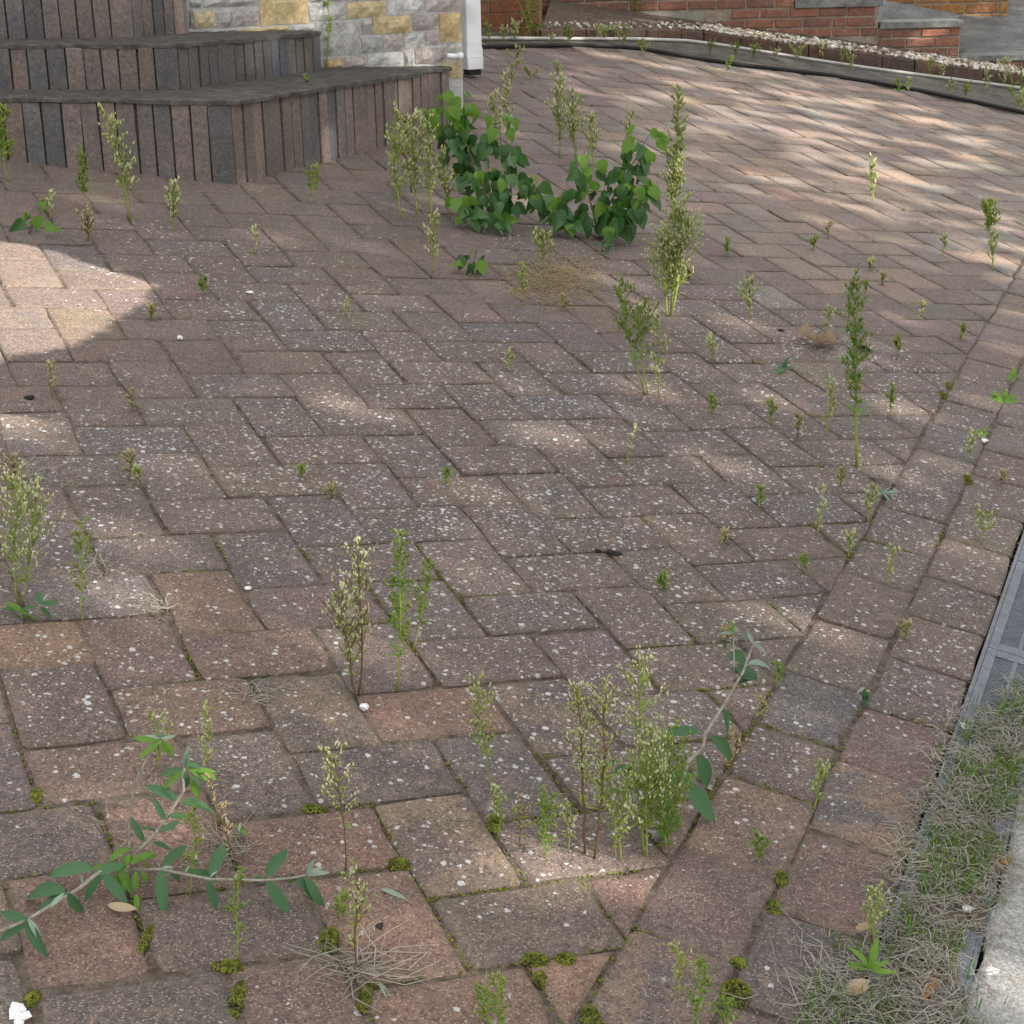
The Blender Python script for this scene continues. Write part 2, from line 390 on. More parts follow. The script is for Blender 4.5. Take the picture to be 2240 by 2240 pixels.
for poly in herring():
    poly = clip(poly, ND, OFF_A)
    if len(poly) < 3: continue
    c = sum(poly, Vector((0, 0)))/len(poly)
    area = abs(sum(poly[i].cross(poly[(i+1) % len(poly)]) for i in range(len(poly))))/2 if hasattr(poly[0], 'cross') else 1
    if area < .0012 or not inside_drive(c): continue
    # trim to the far edging and the steps
    cells.append((c, poly))
tq = [2.061, 2.298, 2.546, 2.749, 2.984, 3.242]
tb = [1.45, 1.64, 1.84]+tq+[3.50, 3.72, 3.95, 4.168, 4.423, 4.66, 4.885]+[4.885+.237*k for k in range(1, 25)]
tc2 = [1.50, 1.74, 1.98, 2.222, 2.467, 2.71, 2.94, 3.17, 3.39, 3.61, 3.857, 4.091, 4.339, 4.56, 4.793]+[4.793+.237*k for k in range(1, 25)]
def along(t, d): return TD*t+ND*d
for ts, d1, d2 in ((tb, OFF_A, OFF_B), (tc2, OFF_B, OFF_C)):
    for t1, t2 in zip(ts[:-1], ts[1:]):
        poly = [along(t1, d1), along(t1, d2), along(t2, d2), along(t2, d1)]
        c = sum(poly, Vector((0, 0)))/4
        if c.y < 11 and c.x < 3.4: cells.append((c, poly))
def seen(c, mrg=260):
    x, y = proj(Vector((c.x, c.y, 0))); return -mrg < x < 2240+mrg and -mrg < y < 2240+mrg and c.y > 1
cells = [q for q in cells if seen(q[0], 420)]
def size_px(c): return (Vector((c.x, c.y, 0))-CAM).length + (0 if seen(c, 40) else 5)
cells.sort(key=lambda q: size_px(q[0]))
drive = empty('paved_driveway', (0, 4, 0), kind='structure')
far_v, far_f, far_t, far_t2, far_r = [], [], [], [], []
TINT_AT = []   # hand matched colours: photo position, colour a, colour b
for px, py, ca, cb in [(60, 1410, (178, 138, 100), (150, 112, 84)), (130, 1270, (92, 90, 92), (88, 86, 90)), (300, 1190, (78, 80, 86), (84, 82, 84)), (430, 1220, (84, 82, 84), (96, 90, 88)),
        (560, 1200, (78, 80, 84), (86, 86, 88)), (690, 1120, (76, 78, 84), (84, 82, 84)), (820, 950, (90, 88, 90), (98, 88, 86)), (330, 1000, (84, 84, 88), (92, 86, 84)),
        (1200, 1000, (100, 100, 100), (92, 90, 90)), (1130, 960, (96, 96, 98), (100, 92, 90)), (270, 1420, (116, 92, 84), (104, 86, 80)), (460, 1330, (126, 96, 80), (138, 106, 86)),
        (620, 1420, (120, 92, 80), (112, 90, 84)), (110, 1550, (106, 88, 84), (98, 84, 80)), (330, 1540, (118, 94, 82), (140, 110, 86)), (680, 1560, (92, 88, 86), (150, 128, 100)),
        (880, 1570, (146, 104, 86), (126, 98, 86)), (760, 1690, (92, 86, 84), (84, 80, 80)), (560, 1680, (94, 88, 84), (100, 90, 86)), (240, 1680, (122, 96, 82), (112, 90, 80)),
        (690, 1840, (146, 102, 86), (130, 94, 80)), (90, 1840, (86, 84, 84), (110, 98, 88)), (400, 1830, (120, 92, 80), (132, 98, 82)), (900, 1790, (104, 92, 84), (158, 136, 100)),
        (180, 2050, (132, 96, 82), (120, 90, 78)), (500, 2020, (106, 92, 84), (98, 86, 80)), (300, 2180, (98, 92, 90), (92, 88, 86)), (620, 2170, (118, 92, 82), (108, 88, 80)),
        (820, 2050, (140, 102, 84), (128, 96, 82)), (1000, 2170, (150, 112, 92), (138, 104, 86)), (1230, 2140, (172, 128, 98), (158, 118, 94)), (1150, 1640, (128, 98, 86), (116, 94, 86)),
        (1250, 1530, (88, 84, 84), (158, 136, 108)), (1420, 2180, (92, 88, 88), (150, 122, 96)), (1700, 2120, (86, 84, 86), (92, 86, 84)), (1800, 1950, (118, 92, 84), (108, 88, 82)),
        (1900, 1730, (94, 94, 96), (170, 134, 100)), (1650, 1800, (112, 94, 86), (140, 112, 90)), (1700, 1300, (98, 96, 96), (90, 88, 90)), (2080, 1000, (112, 108, 102), (150, 130, 108)),
        (1980, 950, (128, 116, 102), (112, 104, 98)), (60, 590, (128, 122, 112), (132, 116, 102)), (160, 620, (142, 124, 104), (132, 116, 100)), (60, 720, (132, 112, 100), (124, 106, 96)),
        (640, 650, (78, 78, 84), (92, 84, 84)), (760, 760, (80, 80, 86), (92, 84, 84)), (530, 520, (72, 72, 80), (84, 80, 82))]:
    soft = lambda c_: tuple(c_[i]*.62+(114, 99, 94)[i]*.38 for i in range(3))
    TINT_AT.append((at(px, py).xy, soft(ca), soft(cb)))
for idx, (c, poly) in enumerate(cells):
    R = random.Random(idx*7+3); z = max(-.002, min(.003, R.gauss(0, .0013)))
    tilt = (R.gauss(0, .005), R.gauss(0, .005))
    mar = .0045
    poly = [p+Vector((R.uniform(-mar, mar), R.uniform(-mar, mar))) for p in poly]
    dist = (Vector((c.x, c.y, 0))-CAM).length
    gap = R.uniform(.004, .009) if dist < 3.4 else R.uniform(.004, .007)
    V, Fc, rim, cen = paver_geo(poly, z, tilt, gap, .010, idx)
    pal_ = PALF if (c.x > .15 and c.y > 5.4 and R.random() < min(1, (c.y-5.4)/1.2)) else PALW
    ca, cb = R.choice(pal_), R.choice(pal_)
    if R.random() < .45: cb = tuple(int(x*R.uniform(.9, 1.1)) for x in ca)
    for q, a_, b_ in TINT_AT:
        if (q-c).length < .085: ca, cb = a_, b_
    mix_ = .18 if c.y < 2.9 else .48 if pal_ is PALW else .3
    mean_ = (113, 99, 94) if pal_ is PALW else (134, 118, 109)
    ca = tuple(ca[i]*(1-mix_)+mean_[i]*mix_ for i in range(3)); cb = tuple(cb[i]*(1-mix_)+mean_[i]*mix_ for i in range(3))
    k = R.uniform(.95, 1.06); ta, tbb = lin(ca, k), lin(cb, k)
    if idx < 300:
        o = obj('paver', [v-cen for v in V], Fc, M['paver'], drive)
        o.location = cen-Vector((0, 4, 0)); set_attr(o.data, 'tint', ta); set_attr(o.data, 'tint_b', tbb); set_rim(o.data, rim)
    else:
        b = len(far_v); far_v += V; far_f += [tuple(i+b for i in f) for f in Fc]; far_t += [ta]*len(V); far_t2 += [tbb]*len(V); far_r += rim
o = obj('distant_pavers', [v-Vector((0, 4, 0)) for v in far_v], far_f, M['paver'], drive); o['kind'] = 'stuff'
set_attr(o.data, 'tint', far_t); set_attr(o.data, 'tint_b', far_t2); set_rim(o.data, far_r)
# bedding soil that shows in the joints, with a gently uneven top
gv, gf = [], []; NX, NY = 260, 330
for j in range(NY+1):
    for i in range(NX+1):
        x = -3.4+i*(6.9/NX); y = 1.0+j*(10.2/NY)
        dd = Vector((x, y)).dot(ND); x2 = x
        zz = -.0052+.0042*mnoise.noise(Vector((x*9, y*9, 0)))+.0012*mnoise.noise(Vector((x*40, y*40, 7)))
        if dd > OFF_C-.004: zz = -.12
        gv.append((x2, y, zz))
for j in range(NY):
    for i in range(NX):
        a = j*(NX+1)+i; gf.append((a, a+1, a+NX+2, a+NX+1))
tag(obj('bedding_soil', gv, gf, M['soil'], smooth=True), kind='structure')

# ------------------------------------------------------------------ channel drain and street side
drain = empty('channel_drain', (along(3, OFF_C).x, along(3, OFF_C).y, 0), 'dark grey slotted drain channel sunk along the drive edge, half buried in grass', 'drain channel')
dl = drain.location.copy()
def strip(name, t1, t2, a, b, z1, z2, mat, parent=None, kind=None, bev=0.0):
    V = []
    for t in (t1, t2):
        for d_, z_ in ((a, z1), (a+bev, z2), (b-bev, z2), (b, z1)):
            p = along(t, d_); V.append(Vector((p.x, p.y, z_))-(dl if parent else Vector((0, 0, 0))))
    Fc = [(0, 1, 5, 4), (1, 2, 6, 5), (2, 3, 7, 6), (0, 3, 2, 1), (4, 5, 6, 7)]
    o = obj(name, V, Fc, mat, parent)
    if kind: tag(o, kind=kind)
    return o
def bar(mb, t1, t2, a, b, z1, z2):
    V = []
    for t in (t1, t2):
        for d_, z_ in ((a, z1), (b, z1), (b, z2), (a, z2)):
            p = along(t, d_); V.append(Vector((p.x, p.y, z_))-dl)
    mb.add(V, [(0, 1, 2, 3), (7, 6, 5, 4), (0, 4, 5, 1), (1, 5, 6, 2), (2, 6, 7, 3), (3, 7, 4, 0)])
strip('trough', 1.2, 6.0, OFF_C+.004, OFF_D-.004, -.11, -.085, M['hole'], drain)
for a, b in ((OFF_C+.002, OFF_C+.010), (OFF_D-.010, OFF_D-.002)):
    mb = MB(); bar(mb, 1.2, 6.0, a, b, -.1, -.001); mb.build('side_wall', M['grate'], drain, smooth=False)
tj = at(2213, 1222).xy.dot(TD)
secs = [tj-2.0, tj-1.5, tj-1.0, tj-.5, tj, tj+.5, tj+1.0]
for s1, s2 in zip(secs[:-1], secs[1:]):
    g = empty('grate', (0, 0, 0)); g.parent = drain
    s1 += .0015; s2 -= .0015
    for a, b in ((OFF_C+.011, OFF_C+.030), (OFF_D-.030, OFF_D-.011)):
        mb = MB(); bar(mb, s1, s2, a, b, -.02, 0.0); mb.build('rim', M['grate'], g, smooth=False)
    for t0 in (s1, s2-.03):
        mb = MB(); bar(mb, t0, t0+.03, OFF_C+.0305, OFF_D-.0305, -.02, -.0005); mb.build('end_plate', M['grate'], g, smooth=False)
    mb = MB(); mid = (OFF_C+OFF_D)/2; bar(mb, s1+.03, s2-.03, mid-.004, mid+.004, -.0185, -.0012); mb.build('spine', M['grate'], g, smooth=False)
    mb = MB(); t = s1+.034
    while t < s2-.034:
        bar(mb, t, t+.0038, OFF_C+.0302, OFF_D-.0302, -.017, -.002); t += .0080
    o = mb.build('slot_bars', M['grate'], g, smooth=False); o['kind'] = 'stuff'
# pavement strip and road beyond, real uneven surfaces
def rough_strip(name, t1, t2, a, b, z, mat, nt_=160, nd=18, amp=.004, edge=.012):
    V, Fc = [], []
    for i in range(nt_+1):
        for j in range(nd+1):
            t = t1+(t2-t1)*i/nt_; d_ = a+(b-a)*j/nd
            if j in (0, nd): d_ += edge*mnoise.noise(Vector((t*9, j, 1.3)))
            p = along(t, d_); V.append((p.x, p.y, z+amp*mnoise.noise(Vector((p.x*45, p.y*45, .3)))-(.008 if j in (0, nd) else 0)))
    for i in range(nt_):
        for j in range(nd):
            q = i*(nd+1)+j; Fc.append((q, q+1, q+nd+2, q+nd+1))
    return tag(obj(name, V, Fc, mat, smooth=True), kind='structure')
rough_strip('pavement', 1.2, 6.0, OFF_D-.001, OFF_D+.152, .002, M['pave'], amp=.0016)
rough_strip('road', 1.0, 7.0, OFF_D+.160, OFF_D+3.0, -.03, M['road'], 80, 40, .006, 0)

# ------------------------------------------------------------------ house, steps
def plane_from(a, b, c): n = (b-a).cross(c-a).normalized(); return a, (n if n.z > 0 else -n)
L0t = S_L0+UPG*.204; Ct = S_C+UPG*.273; Et = S_E+UPG*.250
T1 = plane_from(L0t, Ct, Et)
def onT(px, py, T): return on_plane(px, py, T[0], T[1])
s2L, s2C, s2E = onT(10, 201, T1), onT(396, 202, T1), onT(704, 156, T1)
s2Lt, s2Ct, s2Et = s2L+UPG*height_to(s2L, 103), s2C+UPG*height_to(s2C, 100), s2E+UPG*height_to(s2E, 72)
T2 = plane_from(s2Lt, s2Ct, s2Et)
s3L, s3C, s3E = onT(10, 91, T2), onT(295, 86, T2), onT(415, 77, T2)
hh3 = .17
steps = empty('entrance_steps', S_C, 'three weathered soldier brick steps with mossy treads turning the corner', 'steps')
PALS = [(112, 100, 94), (104, 94, 90), (122, 106, 98), (96, 92, 90), (88, 88, 92), (116, 104, 98), (110, 96, 88), (80, 80, 84), (126, 110, 102)]
PALD = [(92, 88, 84), (84, 80, 78), (98, 92, 86), (78, 78, 82), (88, 82, 76), (100, 92, 88), (82, 84, 92)]
PALS = [tuple(min(255, int(v*1.14)) for v in c) for c in PALS]; PALD = [tuple(min(255, int(v*1.16)) for v in c) for c in PALD]
def brick_face(parent, A, B, hA, hB, width, depth, pal, first=None, mat=None, gap=.006, seed=0, inward=None, cap=.0, name='brick', kdark=1.0):
    """row of soldier bricks from A to B standing on the line A-B, each its own piece"""
    R = random.Random(seed); d = (B-A); Ltot = d.length; d.normalize()
    inn = inward if inward is not None else (UPG.cross(d)).normalized()
    x = 0.0; k = 0
    while x < Ltot-.012:
        w = (first if (k == 0 and first) else width*R.uniform(.93, 1.07)); w = min(w, Ltot-x)
        if Ltot-x-w < width*.4: w = Ltot-x
        x0, x1 = x+gap/2, x+w-gap/2
        pr = R.uniform(-.004, .004); lean = R.uniform(-.0025, .0025)
        V = []
        for xx in (x0, x1):
            h = hA+(hB-hA)*xx/Ltot
            for ins, zz in ((0, -.03), (0, h-.010), (.006, h-.003), (depth, h-.003), (depth, -.03)):
                V.append(A+d*(xx+(lean if zz > .05 else 0)+R.uniform(-.0012, .0012))+inn*(ins+pr)+UPG*zz)
        Fc = [(0, 1, 6, 5), (1, 2, 7, 6), (2, 3, 8, 7), (3, 4, 9, 8), (4, 3, 2, 1, 0), (5, 6, 7, 8, 9)]
        cen = sum(V, Vector())/len(V)
        o = obj(name, [v-cen for v in V], Fc, mat, parent); o.location = cen-parent.location
        ca, cb = R.choice(pal), R.choice(pal)
        set_attr(o.data, 'tint', lin(ca, kdark)); set_attr(o.data, 'tint_b', lin(tuple((p+q)//2 for p, q in zip(ca, cb)), kdark)); set_rim(o.data, [0.35]*len(V))
        x += w; k += 1
def backing(parent, A, B, hA, hB, depth, off, mat, inward):
    V = []
    for P, h in ((A, hA), (B, hB)):
        V += [P+inward*off-UPG*.05, P+inward*off+UPG*(h-.012), P+inward*depth+UPG*(h-.012), P+inward*depth-UPG*.05]
    obj('joint_filling', [v-parent.location for v in V], [(0, 1, 5, 4), (1, 2, 6, 5), (2, 3, 7, 6), (0, 3, 2, 1), (4, 5, 6, 7)], mat, parent)
def inward_of(a, b, ref):
    n = UPG.cross((b-a)).normalized(); return n if n.dot(ref-a) > 0 else -n
ref_in = S_C+Vector((-.5, 1.2, .3))
wS = .0605
def corner_rows(parent, Lp, Cp, Ep, hL, hC, hE, pal, pal2, seed, kd=1.0):
    in1 = inward_of(Cp, Lp, ref_in); in2 = inward_of(Cp, Ep, ref_in)
    f1 = (Lp-Cp); k = f1.length; Lx = Cp+f1*(2.3/k); hx = hC+(hL-hC)*2.3/k
    brick_face(parent, Cp, Lx, hC, hx, wS, .095, pal, first=.083, mat=M['step'], seed=seed, inward=in1, kdark=kd)
    brick_face(parent, Cp, Ep, hC, hE, wS*.99, .095, pal2, mat=M['step'], seed=seed+1, inward=in2, kdark=kd)
    backing(parent, Cp, Lx, hC, hx, .10, .012, M['dirtgap'], in1); backing(parent, Cp, Ep, hC, hE, .10, .012, M['dirtgap'], in2)
    return in1, in2, Lx
i1, i2, S_Lx = corner_rows(steps, S_L0, S_C, S_E, .204, .273, .250, PALS, PALS, 5)
j1, j2, s2Lx = corner_rows(steps, s2L, s2C, s2E, (s2Lt-s2L).length, (s2Ct-s2C).length, (s2Et-s2E).length, PALS, PALD, 9, .9)
corner_rows(steps, s3L, s3C, s3E, hh3, hh3, hh3, PALS, PALS, 15)
def tread(parent, outline, T, drop=.004, name='tread'):
    """mossy mortar bed laid over the step, drooping over the brick tops"""
    N = T[1]; top = [p-N*((p-T[0]).dot(N))+N*drop for p in outline]; V = []; k = len(top); cen = sum(top, Vector())/k
    V += [p-N*(.012+.008*mnoise.noise(p*23)) for p in top]+top+[p+(cen-p).normalized()*.012+N*.004 for p in top]
    Fc = []
    for l in range(2):
        for j in range(k): Fc.append((l*k+j, l*k+(j+1) % k, (l+1)*k+(j+1) % k, (l+1)*k+j))
    Fc.append(tuple(2*k+j for j in range(k)))
    obj(name, [v-parent.location for v in V], Fc, M['tread'], parent)
def wavy(a, b, n, amp, seed):
    return [a+(b-a)*(i/n)+Vector((amp*mnoise.noise(Vector((i*.9, seed, 0))), amp*mnoise.noise(Vector((i*.9, seed, 5))), 0)) for i in range(n)]
o1 = -.003
def tread_outline(Lx, Cp, Ep, in1, in2, back, seed):
    a = wavy(Lx+in1*o1, Cp+(in1+in2).normalized()*o1*1.1, 26, .007, seed)+wavy(Cp+(in1+in2).normalized()*o1*1.1, Ep+in2*o1, 22, .007, seed+3)
    return a+[Ep+in2*o1, Ep+in2*back, Cp+(in1+in2).normalized()*back*1.06, Lx+in1*back]
# ---- house wall plane: upright plane through two points of the wall foot on the first tread
W1, W2 = onT(708, 152, T1), onT(971, 148, T1)
wd = (W2-W1); wd -= UPG*wd.dot(UPG); wd.normalize(); wn_ = UPG.cross(wd).normalized()
if wn_.dot(CAM-W1) < 0: wn_ = -wn_                      # faces the camera
def onW(px, py, off=0.0): return on_plane(px, py, W1+wn_*off, wn_)
for args, T in (((S_Lx, S_C, S_E, i1, i2, .36, 1), T1), ((s2Lx, s2C, s2E, j1, j2, .40, 4), T2)):
    tread(steps, tread_outline(*args), T)
# solid core under the treads up to the wall
def core(parent, pts, T, drop, name):
    N = T[1]; top = [p-N*((p-T[0]).dot(N))-N*drop for p in pts]; k = len(top)
    V = top+[p-UPG*.6 for p in top]
    obj(name, [v-parent.location for v in V], [tuple(range(k))]+[(j, (j+1) % k, k+(j+1) % k, k+j) for j in range(k)], M['tread'], parent)
core(steps, [S_Lx+i1*.1, S_C+(i1+i2).normalized()*.1, S_E+i2*.1, W2-wn_*.05, W1-wn_*.05-wd*2.6, S_Lx+i1*1.6], T1, .004, 'step_core')
core(steps, [s2Lx+j1*.1, s2C+(j1+j2).normalized()*.1, s2E+j2*.06, s2E-wn_*.2, W1-wn_*.05-wd*2.6, s2Lx+j1*1.5], T2, .004, 'step_core')
house = empty('house', W1, 'pale house with coursed stone cladding behind the brick steps', 'house')
# wall core
corner = onW(1012, 160)
side_back = (-wn_*1.0+wd*.12).normalized()
def quad_block(name, A, B, back, h0, h1, mat, parent):
    V = [A+UPG*h0, B+UPG*h0, B+back+UPG*h0, A+back+UPG*h0, A+UPG*h1, B+UPG*h1, B+back+UPG*h1, A+back+UPG*h1]
    return obj(name, [v-parent.location for v in V], [(0, 1, 5, 4), (1, 2, 6, 5), (2, 3, 7, 6), (3, 0, 4, 7), (4, 5, 6, 7), (3, 2, 1, 0)], mat, parent)
wl_ = W1-wd*4.0; cw = corner-UPG*((corner-W1).dot(UPG))
quad_block('stone_wall', wl_-wn_*.001, cw-wn_*.001, -wn_*3.0, -.8, 2.6, M['mortar'], house)
wallobj = bpy.data.objects['stone_wall']
quad_block('roof', wl_+wn_*.3-wd*.2, cw+wn_*.3+wd*.05, -wn_*3.6, 2.602, 2.78, M['slab'], house)
# measured stones: photo corners (left, top, right, bottom) on the wall, colour
STONES = [(413, 0, 442, 17, 'g'), (444, -14, 563, 15, 'w'), (567, -20, 672, 54, 'y'), (676, -14, 760, 4, 'w'), (677, 7, 755, 45, 'w'), (757, 3, 812, 40, 'y'), (757, -30, 848, 2, 'w'), (414, 20, 423, 62, 'g'),
    (424, 24, 471, 62, 'y'), (474, 26, 505, 60, 'g'), (507, 22, 566, 58, 'm'), (448, 63, 524, 73, 'w'), (527, 59, 636, 71, 'y'), (640, 54, 690, 70, 'w'), (694, 47, 789, 123, 'w'),
    (815, 34, 898, 74, 'y'), (758, 2, 844, 40, 'y'), (847, -6, 927, 34, 'w'), (929, -12, 1006, 26, 'm'), (791, 40, 815, 77, 'g'), (901, 30, 960, 66, 'm'), (962, 26, 1009, 94, 'y'), (791, 79, 835, 116, 'g'),
    (837, 73, 882, 112, 'm'), (884, 70, 928, 106, 'w'), (930, 66, 960, 100, 'm'), (707, 127, 750, 153, 'y'), (753, 122, 800, 152, 'm'), (803, 114, 881, 150, 'w'), (884, 110, 905, 146, 'g'), (908, 103, 976, 140, 'm'), (978, 94, 1010, 128, 'g'),
    (907, 142, 964, 148, 'w'), (966, 132, 1011, 172, 'y'), (763, 153, 900, 160, 'w'), (848, 0, 849, 1, 'w')]
PC = {'w': [(196, 194, 190), (188, 186, 183), (202, 200, 197)], 'y': [(206, 184, 134), (198, 172, 122), (210, 190, 146)], 'g': [(170, 170, 166), (178, 176, 170)], 'm': [(186, 174, 168), (178, 168, 164)]}
seen_st = set()
for si, (x0, y0, x1, y1, c) in enumerate(STONES):
    if x1-x0 < 3 or (x0, y0) in seen_st or (x0, x1) == (757, 812): continue
    seen_st.add((x0, y0)); R = random.Random(si+50)
    sl = -.085 if y1 > 60 else -.055                      # courses run slightly uphill in the picture
    P = [onW(x0+1.5, y1-1.5), onW(x1-1.5, y1-1.5), onW(x1-1.5, y0+1.5), onW(x0+1.5, y0+1.5)]
    a = min((p-W1).dot(wd) for p in P); b = max((p-W1).dot(wd) for p in P)
    z0 = ((P[0]-W1).dot(UPG)+(P[1]-W1).dot(UPG))/2; z1 = ((P[2]-W1).dot(UPG)+(P[3]-W1).dot(UPG))/2
    nu, nv = 5, 3; V = []; gaps = .002
    for j in range(nv+1):
        for i in range(nu+1):
            rim = i in (0, nu) or j in (0, nv)
            q = W1+wd*(a+(b-a)*i/nu)+UPG*(z0+(z1-z0)*j/nv)
            q += wn_*(.003 if rim else .010+R.uniform(-.004, .005))
            if rim: q += wd*R.uniform(-.003, .003)+UPG*R.uniform(-.003, .003)
            V.append(q)
    nb = len(V); per = [i for i in range(nu+1)]+[j*(nu+1)+nu for j in range(1, nv+1)]+[nv*(nu+1)+i for i in range(nu-1, -1, -1)]+[j*(nu+1) for j in range(nv-1, 0, -1)]
    Fc = [(j*(nu+1)+i, j*(nu+1)+i+1, (j+1)*(nu+1)+i+1, (j+1)*(nu+1)+i) for j in range(nv) for i in range(nu)]
    V += [V[i]-wn_*.03 for i in per]; k = len(per)
    Fc += [(per[i], nb+i, nb+(i+1) % k, per[(i+1) % k]) for i in range(k)]
    cen = sum(V, Vector())/len(V)
    o = obj('stone', [v-cen for v in V], Fc, M['stone'], wallobj, smooth=False); o.location = cen-house.location
    ca = R.choice(PC[c]); set_attr(o.data, 'tint', lin(ca, .86)); set_attr(o.data, 'tint_b', lin(tuple(int(v*.96) for v in ca), .86)); set_rim(o.data, [0.0]*len(V))
# downpipe with collar and shoe
pf = at(1031, 168); pm = on_plane(1028.5, 60, pf, wn_)
pipe_x = wd; pw = (on_plane(1046, 60, pf, wn_)-on_plane(1011, 60, pf, wn_)).dot(wd)
pc = on_plane(1028.5, 60, pf, wn_); pc = pc-UPG*((pc-pf).dot(UPG))
dp = empty('downpipe', pc-house.location); dp.parent = house
def boxat(name, c, hx, hy, z0, z1, mat, parent, base, bev=.004):
    V = []
    for z in (z0, z1):
        for sx, sy in ((-1, -1), (1, -1), (1, 1), (-1, 1)):
            for t in (0, 1):
                ax = (hx-bev if (t == (1 if sx*sy > 0 else 0)) else hx)*sx; ay = (hy if (t == (1 if sx*sy > 0 else 0)) else hy-bev)*sy
                V.append(c+wd*ax+wn_*ay+UPG*z)
    Fc = [tuple(range(8))[::-1], tuple(range(8, 16))]+[(i, (i+1) % 8, 8+(i+1) % 8, 8+i) for i in range(8)]
    return obj(name, [v-base for v in V], Fc, mat, parent)
zb = (on_plane(1028, 150, pf, wn_)-pf).dot(UPG); z1_ = (on_plane(1028, 122, pf, wn_)-pf).dot(UPG); z2_ = (on_plane(1028, 104, pf, wn_)-pf).dot(UPG)
boxat('pipe', pc, pw/2*.94, pw/2*.94, z1_, 2.6, M['white'], dp, pc)
boxat('collar', pc, pw/2*1.02, pw/2*1.02, z1_-.004, z2_, M['white'], dp, pc)
boxat('shoe', pc+wn_*.006, pw/2, pw/2, zb, z1_-.005, M['white'], dp, pc)
boxat('outlet', pc+wn_*.012, pw/2*.78, pw/2*.7, zb-.028, zb-.0005, M['black'], dp, pc)
mb = MB(); q0 = on_plane(978, 122, W1+wn_*.05, wn_); q1 = on_plane(1001, 123, W1+wn_*.05, wn_)
mb.tube([q0, q1], .0105, 10); mb.tube([q1, q1+wd*.012, q1+wd*.03-wn_*.03], [.014, .014, .013], 10)
mb.build('overflow_pipe', M['white'], house).data.transform(Matrix.Translation(-house.location))

# ------------------------------------------------------------------ far side: edging, gravel, garden walls
XB = Vector((0.93464, -0.29980, 0.19121)); XB -= UPG*XB.dot(UPG); XB.normalize()
XB = Vector((1, .10, 0)); XB -= UPG*XB.dot(UPG); XB.normalize()
YB = UPG.cross(XB).normalized()
mb = MB(); mb.tube([p+Vector((0, 0, .010)) for p in EDGE], .012, 7)
tag(mb.build('rubber_edging', M['black'], origin=EDGE[4]), 'black rubber edging strip along the far rim of the paving', 'edging strip')
WPX = [(1040, 87), (1100, 87), (1240, 88), (1400, 88.5), (1500, 92), (1560, 99), (1600, 105), (1680, 118), (1760, 131), (1900, 152), (2000, 165), (2100, 178), (2200, 191), (2330, 210)]
WL = [at(*p) for p in WPX]
mb = MB(); mb.tube([p+Vector((0, 0, .009)) for p in WL], .0095, 7)
tag(mb.build('conduit', M['conduit'], origin=WL[4]), 'pale grey plastic conduit lying along the foot of the brick edging', 'conduit')
EK = [at(*p) for p in [(1040, 84), (1183, 83), (1320, 82), (1440, 83), (1540, 89), (1620, 101), (1700, 115), (1800, 129), (2000, 158), (2150, 179), (2240, 192), (2400, 216)]]
V = [Vector((p.x, p.y, -.004)) for p in EDGE]+[Vector((p.x, p.y, -.004))+Vector((0, .12, 0)) for p in reversed(EK)]
tag(obj('concrete_strip', V, [tuple(range(len(V)))], M['strip']), kind='structure')
edging = empty('brick_edging', EK[4], 'low dark brick edging kerb holding back the white gravel', 'kerb')
for i in range(1, len(EK)-1):
    A, B = EK[i], EK[i+1]; inn = UPG.cross(B-A).normalized(); inn = inn if inn.y > 0 else -inn
    tpx = [62, 60.5, 60, 64.5, 77, 88, 99.5, 128, 149, 163, 190][min(i-1, 10)], [60.5, 60, 64.5, 77, 88, 99.5, 128, 149, 163, 190, 190][min(i-1, 10)]
    hA, hB = height_to(A, tpx[0]+1)*.93, height_to(B, tpx[1]+1)*.93
    brick_face(edging, A, B, hA, hB, .19, .05, [(86, 66, 60), (96, 74, 64), (78, 64, 60), (104, 76, 62)], mat=M['redbrick'], seed=40+i, inward=inn, gap=.007)
# gravel bed
gbot = []
def edge_top(i): 
    tpx = [62, 60.5, 60, 64.5, 77, 88, 99.5, 128, 149, 163, 190]; return EK[i]+UPG*(height_to(EK[i], tpx[min(i-1, 10)]+1)*.93)
GT = [edge_top(i) for i in range(1, len(EK))]
V = []; 
for p in GT: V += [p+Vector((0, .03, -.012)), p+Vector((0, 1.4, .0))]
tag(obj('gravel_bed', V, [(2*i, 2*i+2, 2*i+3, 2*i+1) for i in range(len(GT)-1)], M['soil']), kind='structure')
mb = MB(); R = random.Random(8)
for k in range(1500):
    i = R.choice(range(len(GT)-1)); i = max(i, R.choice(range(len(GT)-1))) if R.random() < .5 else i
    t = R.random(); p = GT[i].lerp(GT[i+1], t); dpt = R.random()**1.4*.30
    dens = 1.0 if i >= 3 else .55
    if R.random() > dens: continue
    r = R.uniform(.006, .019)*(1 if i >= 3 else .75); ballmesh(mb, p+Vector((R.uniform(-.02, .02), .02+dpt, .004)), r, R.uniform(.5, .9), k, 1 if r > .011 else 1, .5)
tag(mb.build('gravel', M['gravel'], smooth=False), kind='stuff')

